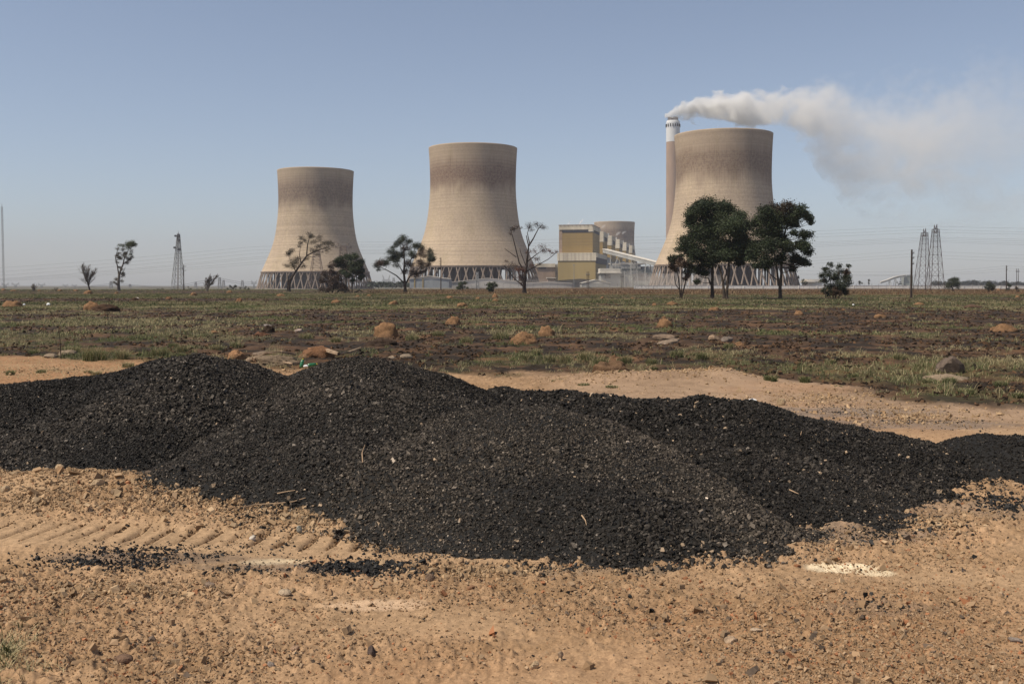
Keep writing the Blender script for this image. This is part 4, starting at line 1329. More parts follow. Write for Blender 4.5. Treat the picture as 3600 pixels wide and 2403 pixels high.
mound(2140, 1335, 110, 34, 'clod of dark rooty earth on the low gravel berm', 0, .5, (.14, .085, .05), 'soil_heap', 'soil heap', 'heaps of loose soil')
mound(3350, 1338, 150, 18, 'low pale gravel heap in front of the large brown boulder', 0, .3, (.24, .18, .125), 'soil_heap', 'soil heap', 'heaps of loose soil')

# ------------------------------------------------------------------ rocks and litter
rock_mat = attr_mat('rock', .9, .15, 14, .3, 60, .6, .02)


def rock(px, pb, w, h, label, col, seed, d=.7, sharp=.3, group=None):
    p = onz(px, pb, 0); k = p.y / FPX; rr = np.random.default_rng(seed)
    n, m = 12, 8
    V = []
    cuts = [(rr.normal(size=3), rr.uniform(.55, .9)) for _ in range(9)]
    for j in range(m + 1):
        th = math.pi * j / m
        for i in range(n):
            ph = 2 * math.pi * i / n
            v = np.array([math.sin(th) * math.cos(ph), math.sin(th) * math.sin(ph), math.cos(th)])
            v = v * (1 + .12 * rr.normal() * sharp)
            for c, q in cuts:
                c = c / np.linalg.norm(c); e = v @ c - q
                if e > 0: v = v - c * e
            V.append(v * np.array([w * k / 2, w * k / 2 * d, h * k * .62]) / .82)
    F = [(j * n + i, (j + 1) * n + i, (j + 1) * n + (i + 1) % n, j * n + (i + 1) % n) for j in range(m) for i in range(n)]
    V = np.array(V); c = np.array(col) * rr.uniform(.8, 1.15, (len(V), 1))
    o = link('rock', np_mesh('rock', V, np.array(F), c), rock_mat)
    z = gz(p.x, p.y) + float(gfine(np.array([p.x]), np.array([p.y]))[0])
    o.location = (p.x, p.y + w * k * d * .3, z + h * k * .36)
    o.rotation_euler = (rr.normal() * .1, rr.normal() * .1, rr.uniform(-.5, .5))
    return tag(o, label, 'rock', group or 'single rocks')


TANR, GREYR, DKR = (.40, .29, .18), (.23, .185, .155), (.14, .10, .08)
for i, a in enumerate(((3352, 1312, 100, 60, 'large angular brown boulder in the burnt grass on the right', (.115, .085, .066)), (2746, 1426, 30, 25, 'tan block of stone on the dirt behind the right coal ridge', (.42, .31, .19)),
                       (178, 1258, 56, 15, 'flat pale slab behind the left end of the coal heap, left of two', (.22, .165, .115)), (228, 1252, 60, 20, 'flat pale slab behind the left end of the coal heap, right of two', (.22, .165, .115)),
                       (2345, 1196, 84, 20, 'flat tan slab in the burnt field, upper of two leaning together', (.19, .135, .095)), (2350, 1210, 90, 14, 'lower tan slab leaning under the flat slab', (.20, .15, .11)),
                       (2515, 1200, 46, 20, 'tan stone in the burnt field, left of two', (.26, .18, .12)), (2560, 1204, 48, 20, 'grey stone in the burnt field, right of two', (.15, .12, .10)),
                       (1378, 1264, 26, 14, 'small pale stone behind the right hump of coal', (.30, .23, .165)), (1430, 1262, 44, 18, 'forked tan chunk of stone right of the small pale stone', (.22, .17, .125)),
                       (890, 1272, 70, 18, 'tan slab lying in the saddle between the coal humps', (.22, .16, .11)), (930, 1246, 90, 11, 'long tan slab among the roots behind the coal saddle', (.19, .14, .10)),
                       (940, 1152, 26, 9, 'flat grey stone on the dark burnt stump', (.24, .205, .185)), (1050, 1168, 30, 12, 'greyish stone in the burnt field above the soil heap', (.26, .2, .17)),
                       (478, 1053, 18, 8, 'whitish stone on the small dark soil heap', (.5, .42, .36)),
                       (1510, 2044, 34, 24, 'round dark brown stone below the front edge of the coal', (.17, .115, .08)), (1658, 2072, 30, 15, 'reddish brown oblong stone below the front edge of the coal', (.25, .14, .08)),
                       (1306, 2308, 32, 34, 'dark lumpy stone standing on the dirt near the bottom centre', (.09, .065, .055)), (428, 2330, 62, 26, 'large half-buried brown stone at the lower left', (.17, .105, .07)),
                       (952, 2354, 24, 20, 'rounded grey stone at the bottom left of centre', (.30, .25, .21)), (1036, 2290, 32, 13, 'flat pinkish stone lying low left of the dark lumpy stone', (.36, .23, .15)),
                       (338, 1763, 56, 24, 'pale oblong stone on the rubble bank left of the coal', TANR), (205, 1714, 32, 20, 'pale rounded stone on the rubble bank near its left end', TANR), (14, 1768, 30, 22, 'pale stone at the left edge on the rubble bank', TANR),
                       (1880, 2352, 30, 24, 'tan block near the bottom, right of centre', TANR), (1970, 2322, 22, 20, 'small tan cube of stone near the bottom right of centre', (.30, .21, .14)), (2660, 2234, 44, 14, 'flat pale stone right of centre on the dirt', (.40, .30, .21)),
                       (2570, 2262, 40, 22, 'tilted tan stone right of centre on the dirt', (.38, .27, .18)), (3575, 2262, 40, 16, 'grey flat stone at the right edge', GREYR), (2655, 2328, 32, 10, 'long brown stone near the bottom right of centre', (.3, .2, .13)),
                       (1052, 1876, 18, 24, 'greenish grey stone standing in the wheel track', (.27, .26, .22)), (886, 1893, 20, 16, 'small white stone in the wheel track', (.62, .55, .46)),
                       (1000, 2094, 44, 18, 'flat tan stone below the spilled coal streak', (.38, .29, .2)), (735, 2075, 30, 18, 'dark tan stone left under the spilled coal streak', (.25, .18, .13)),
                       (2298, 1884, 22, 18, 'orange stone on the front slope of the coal', (.48, .28, .17)), (1952, 1702, 26, 18, 'pale stone high on the front lobe of coal', (.5, .38, .28)), (2560, 1932, 22, 16, 'pale stone on the front edge of the coal', (.5, .4, .3)))):
    rock(*a, seed=100 + i)

PLASTIC_G = mat('green_plastic', (.022, .13, .05), .25, .5, .15, 20)
PLASTIC_W = mat('white_plastic', (.72, .72, .72), .5, .4, .15, 20)
CAP_Y = mat('yellow_cap', (.65, .50, .03), .5, .4, .05)
TWIG = mat('dead_twig', (.36, .25, .16), .9, .1, .3, 8)
BARK = mat('dark_bark', (.075, .058, .046), .95, .1, .35, 1.5)
BARKB = mat('burnt_bark', (.045, .034, .028), .95, .1, .35, 1.5)
BARKG = mat('grey_bark', (.115, .095, .08), .95, .1, .35, 1.5)
ROOT = mat('dry_root', (.30, .215, .145), .95, .1, .35, 6)


def bottle(px, py, Y, ang, tilt, label, L=.18):
    c = at(px, py, Y)
    g = thing('plastic_bottle', label, 'bottle', c, 'bottles thrown behind the coal')
    g.rotation_euler = (0, math.radians(tilt), math.radians(ang))
    MB().rev([(.02, -L / 2), (.034, -L / 2 + .01), (.036, -L * .1), (.032, 0), (.036, L * .1), (.033, L * .22), (.016, L * .40), (.015, L * .44)], 14).build('body', PLASTIC_G, g, smooth=True, local=True)
    MB().rev([(.018, L * .44), (.018, L * .50)], 12).build('cap', CAP_Y, g, local=True)


bottle(1062, 1276, 19.0, 70, 25, 'green plastic bottle with a yellow cap half upright in the saddle')
bottle(1098, 1282, 18.6, 20, 84, 'green plastic bottle with a yellow cap lying on its side in the saddle')


def bag(px, py, Y, w, h, label, m, seed):
    c = at(px, py, Y); mb = MB(); n = 9; rr = random.Random(seed)
    for j in range(n):
        for i in range(n):
            u, v = i / (n - 1) - .5, j / (n - 1) - .5
            f = 1 - .35 * (u * u + v * v) * 4
            mb.v.append(Vector((u * w * f, v * w * .7 * f, h * (1 - (u * u + v * v) * 2.6) * (.6 + .5 * rr.random()))))
    for j in range(n - 1):
        for i in range(n - 1): mb.f.append((j * n + i, j * n + i + 1, (j + 1) * n + i + 1, (j + 1) * n + i))
    o = mb.build('plastic_bag', m, local=True)
    o.location = c
    return tag(o, label, 'litter', 'plastic litter')


bag(1075, 1289, 18.2, .14, .04, 'crumpled white plastic beside the lying bottle in the saddle', PLASTIC_W, 1)
bag(170, 1073, 80, .45, .2, 'white scrap of plastic on the left field, right of two', PLASTIC_W, 2)
bag(85, 1073, 80, .3, .15, 'white scrap of plastic on the left field, left of two', PLASTIC_W, 3)
bag(3000, 1074, 82, .3, .15, 'white scrap of plastic in the green strip on the right', PLASTIC_W, 4)


def crumpled_pack():
    c = onz(2622, 1345, .28); g = thing('crumpled_packet', 'crumpled white packet with a blue print on the gravel berm', 'litter', (c.x, c.y - .4, gz(c.x, c.y - .4) + .02))
    mb = MB(); n = 11; rr = random.Random(9)
    for j in range(n):
        for i in range(n):
            u, v = i / (n - 1) - .5, j / (n - 1) - .5
            r = math.sqrt(u * u + v * v)
            mb.v.append(Vector((u * .12, v * .04 + .02 * math.sin(u * 9), .035 + v * .08 * (1 - u * u * 2.2) + .005 * rr.random())))
    for j in range(n - 1):
        for i in range(n - 1): mb.f.append((j * n + i, j * n + i + 1, (j + 1) * n + i + 1, (j + 1) * n + i))
    mb.build('wrapper', PLASTIC_W, g, local=True)
    blue = mat('blue_print', (.05, .28, .45), .5, .3, .1)
    m = MB()
    for x, z, w in ((-.026, .036, .036), (.008, .052, .022), (.022, .026, .026)):
        m.box((x, -.012 - .02 * abs(x) * 3, z), (w, .006, .016))
    m.build('blue_print', blue, g, local=True)


crumpled_pack()


def stick(pts, r, label, m, name='twig', cat='twig', group='dead twigs on the coal', lift=0.0):
    P = []
    for px, py, h in pts:
        p = onz(px, py, h); P.append(p)
    o = MB().tube(P, [r * (1 - .6 * i / max(len(P) - 1, 1)) for i in range(len(P))], 5).build(name, m)
    recenter(o, tuple(P[0])); tag(o, label, cat, group)
    return o


def on_heap(pts, up=.02):
    out = []
    for px, py in pts:
        h = .3
        for _ in range(12):
            p = onz(px, py, h); a = np.array([p.x]), np.array([p.y])
            h = .6 * h + .4 * (max(float(np.maximum.reduce([heap_h(k, *a) for k in range(3)])[0]), 0) + gz(p.x, p.y) + up)
        out.append((px, py, h))
    return out


stick(on_heap(((855, 1783), (900, 1772), (975, 1768), (1030, 1762), (1075, 1748))), .006, 'long pale twig at the edge of the coal above the wheel track', TWIG)
stick(on_heap(((975, 1733), (1010, 1726), (1038, 1722))), .005, 'short pale twig just above the long twig on the coal', TWIG)
stick(on_heap(((1275, 1625), (1273, 1590), (1283, 1562))), .005, 'thin upright-looking stalk on the middle of the coal slope', TWIG)
stick(on_heap(((2045, 1810), (2058, 1828), (2062, 1845))), .005, 'short curved pale twig on the front lobe of coal', TWIG)
stick(on_heap(((2775, 1720), (2808, 1735))), .005, 'short pale stalk on the right coal slope', TWIG)
stick(on_heap(((2815, 1528), (2818, 1515))), .005, 'tiny pale stalk on the right coal ridge', TWIG)
tall = lambda b, t, lab: (lambda p, q: tag(recenter(MB().tube([p, p.lerp(q, .5) + Vector((.01, 0, 0)), q], [.012, .009, .004], 5).build('dry_stalk', BARKB), tuple(p)), lab, 'stalk', 'thin upright stalks'))(onz(*b, 0), at(*t, onz(*b, 0).y))
tall((215, 1262), (204, 1128), 'thin dark upright stalk beside the pale slabs on the left')
tall((733, 1070), (732, 1020), 'thin upright stalk in the field below the small bare tree')


def roots():
    for pts, r, lab in (((( 890, 1262, .1), (930, 1240, .22), (990, 1236, .24), (1040, 1246, .12)), .05, 'arched dry root in the rubble behind the coal saddle'),
                        (((1150, 1232, .15), (1190, 1244, .16), (1230, 1236, .16), (1268, 1222, .18)), .055, 'forked dry log on the soil behind the right coal hump'),
                        (((980, 1270, .05), (1030, 1278, .1), (1075, 1268, .1)), .03, 'thin dry root beside the green bottles')):
        stick(pts, r, lab, ROOT, 'dry_root', 'root', 'dry roots in the rubble')


roots()


def tuft_dry():
    N = 150
    x, y = px_ellipse(N, 965, 1272, 28, 6)
    A = blades(x, y, gmacro(x, y) + .05, RNG.uniform(.15, .47, N), np.full(N, .008), RNG.uniform(.05, .55, N), STRAW * RNG.uniform(.7, 1.2, (N, 1)))
    tag(link('dry_grass_tuft', np_mesh('dry_grass_tuft', *A), grass_mat), 'tall tuft of dry straw grass in the saddle between the coal humps', 'grass tuft')


tuft_dry()

# ------------------------------------------------------------------ trees
leaf_mat = attr_mat('leaf', .6, .3, trans=.18)


def leaves(cl, size, cover, cols, rng, droop=.3, sub=7, spreadf=.30):
    """cl: list of (centre, radius, colour index); small leaf faces in puffs"""
    P, S, Cc = [], [], []
    for c, r, ci in cl:
        n = max(12, int(cover * math.pi * r * r / (size * size * .15)))
        k = max(3, int(sub))
        d = rng.normal(size=(k, 3)); d /= np.linalg.norm(d, axis=1)[:, None]
        sc_ = np.array(c) + d * r * rng.uniform(.45, .85, (k, 1)) * np.array([1, 1, .85])
        own = rng.integers(0, k, n)
        p = sc_[own] + rng.normal(size=(n, 3)) * r * spreadf * np.array([1.1, 1, .8])
        tone = np.exp(rng.normal(0, .22, k))[own][:, None] * np.exp(rng.normal(0, .28, n))[:, None]
        P.append(p); S.append(size * rng.uniform(.6, 1.4, n)); Cc.append(np.array(cols[ci]) * tone)
    P, S, Cc = np.concatenate(P), np.concatenate(S), np.concatenate(Cc)
    n = len(P)
    a = rng.normal(size=(n, 3)); a[:, 2] = a[:, 2] * .7 - droop; a[:, 0] += .35
    a /= np.linalg.norm(a, axis=1)[:, None]
    b = np.cross(a, rng.normal(size=(n, 3))); b /= np.maximum(np.linalg.norm(b, axis=1)[:, None], 1e-6)
    a = a * S[:, None]; b = b * S[:, None] * .28
    V = np.stack([P - a * .5, P + b, P + a * .5, P - b], 1).reshape(-1, 3)
    return V, np.arange(n * 4).reshape(-1, 4), np.repeat(Cc, 4, 0)


def cv(ox, oy, s):
    return lambda u, v: (ox + u / s, oy + v / s)


def tree(name, label, cat, base, trunks, clumps, f, cols, size=.22, cover=2.0, bark=None, seed=1, group='trees in front of the power station', deep=.8, twigs=3, sub=7, spreadf=.30, limb=.32, droop=.3, fill=0):
    """base (u,v); trunks: lists of (u,v,radius px of the source crop); clumps: (u,v,r[,colour]) ; f maps crop to photo"""
    rng = np.random.default_rng(seed); rr = random.Random(seed)
    s = 1.0 / (f(1, 0)[0] - f(0, 0)[0])
    bp = onz(*f(*base), 0); Y = bp.y; k = Y / FPX / s
    g = thing(name, label, cat, (bp.x, Y, gz(bp.x, Y)), group)
    m = MB(); nodes = []
    for ti, tr in enumerate(trunks):
        pts = []; dy = 0 if ti == 0 else rr.uniform(-1, 1) * 25 * k
        for i, (u, v, *_r) in enumerate(tr):
            p = at(*f(u, v), Y); p.y += dy * min(1, i * .5); pts.append(p)
        if tr[0][1] >= base[1] - 4: pts[0].z = gz(bp.x, Y) - .1
        r0 = tr[0][2] * k; r1 = (tr[-1][2] if len(tr[-1]) > 2 else tr[0][2] * .35) * k
        rad = [r0 + (r1 - r0) * (i / max(len(pts) - 1, 1)) ** .8 for i in range(len(pts))]
        # smooth the path
        P, R = [], []
        for i in range(len(pts) - 1):
            for j in range(3):
                t = j / 3; q = pts[i].lerp(pts[i + 1], t) + Vector((rr.uniform(-1, 1), rr.uniform(-1, 1), 0)) * r0 * .12
                P.append(q); R.append(rad[i] + (rad[i + 1] - rad[i]) * t)
        P.append(pts[-1]); R.append(rad[-1])
        if ti == 0 or tr[0][1] >= base[1] - 4: R[0] *= 1.35
        m.tube(P, R, 8)
        nodes += list(zip(P, R))
    if fill:
        for _ in range(int(len(clumps) * fill)):
            a = rr.choice(clumps); b = min((c for c in clumps if c is not a), key=lambda c: math.hypot(c[0] - a[0], c[1] - a[1]) * rr.uniform(.6, 1.6))
            clumps = clumps + [((a[0] + b[0]) / 2 + rr.uniform(-8, 8), (a[1] + b[1]) / 2 + rr.uniform(-8, 8), (a[2] + b[2]) * .42, *(a[3:4]))]
    cl = []
    hw = max(abs(c[0] - base[0]) for c in clumps) * k if clumps else 1
    for c in clumps:
        u, v, r = c[:3]; p = at(*f(u, v), Y)
        p.y += rr.uniform(-1, 1) * deep * min(hw, max(2.0 * r * k, .6 * hw)) ; p = at(*f(u, v), p.y)
        cl.append((p, r * k, c[3] if len(c) > 3 else 0))
        # limb from the trunk up to the clump
        best = min(nodes, key=lambda n_: (n_[0] - p).length + 2.2 * max(0, n_[0].z - p.z + .25 * r * k))
        a, ra = best; rb = max(ra * .5, .02); rb = min(rb, limb * trunks[0][0][2] * k)
        mid = a.lerp(p, .5); mid.z -= (p - a).length * .10; mid += Vector((rr.uniform(-1, 1), rr.uniform(-1, 1), 0)) * (p - a).length * .07
        pts = [a, a.lerp(mid, .55), mid, mid.lerp(p, .55), p]
        m.tube(pts, [rb, rb * .85, rb * .7, rb * .5, rb * .3], 5, cap=False)
        for _ in range(twigs):
            d = Vector((rr.gauss(0, 1), rr.gauss(0, 1), rr.gauss(.4, .8))).normalized() * r * k * rr.uniform(.6, 1.0)
            m.tube([p.lerp(mid, .25), p + d * .5 + Vector((0, 0, .05)), p + d], [rb * .3, rb * .2, rb * .08], 3, cap=False)
    m.build('trunk', bark or BARK, g)
    if cl and cover:
        V, F, C_ = leaves(cl, size, cover, cols, rng, droop, sub, spreadf)
        off = np.array(world_loc(g))
        link('crown', np_mesh('crown', V - off, F, C_), leaf_mat, g)
    return g


GUM = [(.034, .046, .020), (.046, .058, .026), (.050, .036, .022)]
f5 = cv(2240, 380, 2.2403)
GT = 'tall gum trees before the biggest tower'
tree('gum_tree', 'leftmost tall gum tree with a single straight trunk, its crown merged with the next one', 'tree', (590, 1500), [[(590, 1500, 15), (592, 1380), (596, 1250), (590, 1120), (570, 960, 7)], [(580, 1390, 7), (560, 1340), (500, 1330, 3)]],
     [(540, 765, 75), (470, 800, 55), (430, 850, 50), (640, 770, 70, 1), (715, 800, 55), (420, 905, 48), (560, 870, 80), (640, 870, 75, 1), (455, 975, 75), (400, 1060, 62), (350, 1100, 42), (520, 1080, 90, 1), (590, 990, 95), (480, 1170, 65), (560, 1200, 65, 1), (640, 1160, 60), (470, 1270, 45), (520, 1290, 40), (475, 1360, 26), (440, 1130, 55)],
     f5, GUM, .18, 3.6, spreadf=.36, fill=.8,  seed=11, group=GT)
tree('gum_tree', 'middle tall gum tree with a forked double trunk', 'tree', (697, 1502), [[(688, 1502, 13), (680, 1400), (665, 1310), (640, 1230, 6)], [(704, 1502, 13), (708, 1400), (716, 1290), (720, 1180), (730, 1000, 6)], [(684, 1360, 6), (705, 1290), (690, 1240, 4)]],
     [(800, 860, 60, 1), (860, 920, 48), (760, 940, 85), (840, 1010, 75, 1), (700, 1060, 80), (800, 1090, 80, 1), (740, 1160, 65), (840, 1160, 55), (690, 930, 75, 1), (680, 1150, 55), (870, 1080, 45), (800, 1210, 40), (620, 1080, 70)],
     f5, GUM, .18, 3.6, spreadf=.36, fill=.8,  seed=12, group=GT)
tree('gum_tree', 'right tall gum tree standing alone with its trunk forked low', 'tree', (1128, 1505), [[(1128, 1505, 16), (1126, 1410), (1134, 1330), (1140, 1220), (1150, 1080), (1170, 950, 6)], [(1120, 1400, 11), (1105, 1310), (1095, 1220), (1070, 1090, 5)], [(1100, 1350, 4), (1050, 1310), (1035, 1290, 3)]],
     [(1000, 820, 60), (1090, 795, 65, 2), (1190, 785, 62, 2), (1280, 805, 55), (1345, 855, 42), (1368, 905, 22), (960, 890, 55), (1050, 890, 75, 1), (1160, 870, 75), (1240, 870, 45), (1000, 980, 75), (1110, 985, 75, 1), (1320, 1000, 48), (950, 1080, 62), (1060, 1100, 80), (1170, 1080, 65, 1), (1290, 1070, 55), (1340, 1120, 42), (905, 1170, 55), (1000, 1190, 62), (1120, 1180, 55), (1230, 1180, 50), (1300, 1205, 42), (1352, 1228, 20), (1215, 1265, 30), (925, 1235, 32), (1030, 1240, 40), (1240, 990, 35)],
     f5, GUM, .18, 3.6, spreadf=.36, fill=.8,  seed=13, group=GT)
tree('small_tree', 'little burnt multi-stemmed tree left of the tall gum trees', 'tree', (345, 1502), [[(345, 1502, 8), (334, 1420), (325, 1330), (300, 1240, 3)], [(345, 1502, 7), (372, 1410), (392, 1320), (400, 1240, 3)], [(340, 1440, 5), (305, 1390), (290, 1300, 2)], [(350, 1470, 4), (350, 1380), (345, 1240, 2)]],
     [(300, 1190, 45), (350, 1215, 48, 2), (252, 1195, 30), (398, 1225, 42), (288, 1265, 32, 2), (405, 1295, 36), (340, 1165, 32), (420, 1250, 30), (385, 1340, 25, 2), (270, 1225, 30, 2)],
     f5, [(.04, .045, .022), (.05, .055, .028), (.085, .052, .034)], .18, 1.9, BARKB, fill=.6, seed=14)
BUSHY = [(.035, .045, .022), (.048, .055, .028), (.07, .045, .028)]
tree('leafy_bush', 'dense three-lobed dark bush right of the gum trees', 'bush', (395, 845), [[(380, 845, 7), (370, 740), (330, 600, 3)], [(400, 845, 7), (430, 700), (440, 560, 3)], [(430, 845, 6), (480, 720), (540, 560, 3)], [(300, 845, 5), (290, 740), (280, 650, 2)], [(350, 845, 4), (340, 760), (330, 700, 2)]],
     [(350, 500, 32), (300, 550, 40), (340, 590, 50), (270, 610, 38), (440, 520, 34), (440, 580, 50, 1), (400, 640, 60), (540, 510, 28), (530, 570, 38, 2), (500, 620, 50), (300, 680, 50), (450, 700, 70), (530, 680, 45, 1), (370, 740, 60), (490, 760, 50), (280, 760, 40), (550, 630, 25), (330, 800, 35), (430, 800, 45, 2), (500, 800, 35, 2)],
     cv(2800, 760, 2.936), BUSHY, .16, 1.9, fill=.3,  seed=15)
f2 = cv(880, 560, 3.136)
tree('leaning_tree', 'tree with a sloping trunk and thin olive crown before the first cooling tower', 'tree', (425, 1458), [[(425, 1458, 17), (436, 1340), (490, 1250), (555, 1155), (622, 1062), (628, 960), (650, 860, 4)], [(622, 1062, 8), (700, 1020), (780, 990), (870, 965, 3)], [(560, 1150, 6), (545, 1050), (555, 950, 2)], [(412, 1458, 8), (415, 1350), (418, 1280, 5)], [(500, 1235, 5), (470, 1170), (440, 1110, 2)]],
     [(650, 835, 40), (560, 865, 38), (590, 900, 30), (545, 935, 34), (460, 1005, 36), (410, 1050, 36), (400, 1170, 36), (445, 1130, 55), (530, 1105, 42), (610, 1090, 36), (700, 910, 44), (780, 865, 40, 1), (840, 910, 46), (900, 945, 32), (760, 960, 40), (850, 995, 34), (690, 1000, 34), (590, 1165, 40), (490, 1175, 45), (700, 850, 16), (740, 1060, 25)],
     f2, [(.055, .045, .026), (.07, .058, .034)], .17, .75, BARKB, sub=3, spreadf=.40, fill=.5, seed=16, deep=.6)
tree('round_bush', 'dark green round-crowned bush tree before the right foot of the first tower', 'tree', (1105, 1468), [[(1110, 1468, 12), (1060, 1420), (1055, 1330), (1060, 1220, 4)], [(1120, 1468, 8), (1125, 1380), (1140, 1250, 3)], [(1150, 1466, 9), (1200, 1440), (1235, 1462, 5)]],
     [(1000, 1110, 58), (1080, 1080, 50), (1140, 1075, 52, 1), (1035, 1175, 68), (1130, 1165, 68, 1), (1205, 1130, 48), (955, 1150, 48), (1165, 1240, 52), (1080, 1260, 52), (1215, 1215, 42), (1235, 1280, 28), (1000, 1250, 40), (1210, 1310, 26), (1120, 1330, 30)],
     f2, [(.034, .046, .020), (.045, .056, .028)], .24, 3.0, fill=.8,  seed=17)
tree('dead_bush', 'brown scorched bush leaning against the dark green round bush', 'bush', (870, 1470), [[(860, 1470, 8), (855, 1380), (850, 1280, 3)], [(900, 1470, 6), (930, 1360), (960, 1250, 2)], [(960, 1470, 5), (1000, 1400), (1030, 1330, 2)], [(840, 1470, 4), (800, 1390), (775, 1340, 2)]],
     [(885, 1190, 40), (910, 1150, 35), (840, 1270, 58), (920, 1240, 52, 1), (810, 1340, 48), (895, 1350, 66), (975, 1320, 52, 1), (860, 1415, 52), (955, 1410, 55), (1015, 1390, 46), (785, 1430, 36), (1040, 1440, 36)],
     f2, [(.065, .042, .030), (.095, .058, .042)], .24, 1.7, BARKB, fill=.5, seed=18)
f3 = cv(1280, 460, 2.613)
tree('sparse_gum_tree', 'spreading gum tree with green leaves left and brown leaves right, before the two left towers', 'tree', (378, 1482), [[(378, 1482, 16), (376, 1400), (366, 1300), (372, 1200), (360, 1090, 4)], [(384, 1400, 8), (425, 1330), (480, 1290), (540, 1230, 3)], [(366, 1395, 7), (300, 1330), (225, 1285), (150, 1250, 3)], [(370, 1250, 6), (440, 1170), (520, 1110, 3)], [(366, 1310, 5), (310, 1220), (270, 1130, 2)]],
     [(350, 1005, 48), (405, 1005, 36), (300, 1035, 30), (268, 1065, 22), (385, 1070, 45, 1), (470, 1055, 46), (525, 1075, 34), (268, 1125, 48), (240, 1165, 40), (335, 1150, 55), (430, 1140, 52), (540, 1130, 46, 1), (600, 1110, 36), (605, 1170, 44), (160, 1205, 40, 1), (115, 1235, 34), (215, 1225, 46), (300, 1215, 40), (420, 1225, 48, 1), (510, 1215, 50, 1), (600, 1235, 34, 1), (455, 1290, 36, 1), (540, 1290, 34, 1), (480, 1325, 28, 1), (130, 1268, 24), (380, 1290, 34, 1), (640, 1170, 24)],
     f3, [(.036, .044, .022), (.082, .052, .036)], .20, 1.7, BARKB, sub=5, spreadf=.36, fill=.5, seed=19)
tree('bare_brown_tree', 'tall nearly bare tree with bunches of rust brown leaves right of the middle tower', 'tree', (1470, 1492), [[(1470, 1492, 20), (1472, 1390), (1488, 1280), (1500, 1150), (1512, 1050), (1490, 960, 3)], [(1510, 1060, 8), (1560, 980), (1600, 900), (1640, 860, 2)], [(1482, 1310, 8), (1425, 1210), (1390, 1070), (1362, 960), (1340, 890, 2)], [(1500, 1200, 6), (1590, 1130), (1660, 1085, 2)], [(1492, 1290, 6), (1580, 1240), (1690, 1180), (1780, 1105, 2)], [(1462, 1425, 7), (1375, 1350), (1290, 1235, 2)], [(1520, 1030, 5), (1500, 940), (1520, 870, 2)], [(1490, 1250, 4), (1440, 1120), (1430, 1080, 2)], [(1400, 1160, 4), (1330, 1110), (1290, 1080, 2)]],
     [(1520, 865, 32), (1570, 858, 32), (1620, 875, 34), (1660, 882, 26), (1540, 915, 22), (1350, 895, 30), (1400, 885, 20), (1640, 1080, 40, 1), (1565, 1110, 26, 1), (1700, 1105, 26, 1), (1500, 1118, 34, 1), (1590, 1180, 36, 1), (1765, 1108, 22, 1), (1350, 1225, 36), (1310, 1205, 22), (1440, 1275, 42, 1), (1470, 1335, 34), (1430, 1325, 40, 1), (1400, 1245, 30), (1545, 1245, 36, 1), (1440, 890, 16), (1290, 1240, 14), (1620, 1230, 20, 1), (1340, 950, 18), (1450, 1395, 30)],
     f3, [(.075, .050, .038), (.135, .062, .040)], .16, .55, BARKB, sub=3, spreadf=.42, fill=.3, seed=20, twigs=6, deep=.5)
f1 = cv(0, 700, 3.356)
tree('windblown_tree', 'slim windblown tree with green leaves only at its top, on the left', 'tree', (1400, 1082), [[(1400, 1082, 20), (1398, 960), (1412, 870), (1445, 780), (1475, 680), (1520, 590, 3)], [(1402, 900, 9), (1388, 780), (1368, 690), (1400, 580, 3)], [(1450, 770, 6), (1510, 720), (1560, 660, 2)], [(1470, 700, 5), (1450, 640), (1440, 590, 2)], [(1410, 880, 4), (1450, 860), (1470, 800, 2)]],
     [(1530, 512, 36), (1575, 500, 26), (1490, 535, 36), (1565, 550, 34), (1520, 580, 36), (1415, 550, 26), (1395, 590, 24, 1), (1450, 600, 26, 1), (1550, 610, 24, 1), (1490, 630, 24, 1), (1370, 660, 18, 1), (1560, 680, 20, 1), (1530, 720, 18, 1), (1400, 680, 18, 1), (1365, 950, 26, 1), (1450, 900, 26, 1), (1380, 1010, 22, 1), (1440, 960, 22, 1), (1400, 640, 24, 1), (1420, 700, 22, 1), (1380, 740, 20, 1), (1500, 690, 28, 1), (1490, 750, 24, 1), (1530, 650, 26), (1460, 660, 24, 1), (1395, 800, 18, 1), (1440, 820, 18, 1), (1590, 530, 20), (1540, 540, 34), (1450, 545, 26), (1350, 980, 18, 1), (1455, 870, 18, 1)],
     f1, [(.075, .090, .042), (.095, .082, .058)], .16, 1.1, BARKG, sub=3, spreadf=.45, fill=1.0, seed=21, twigs=8, deep=.4)


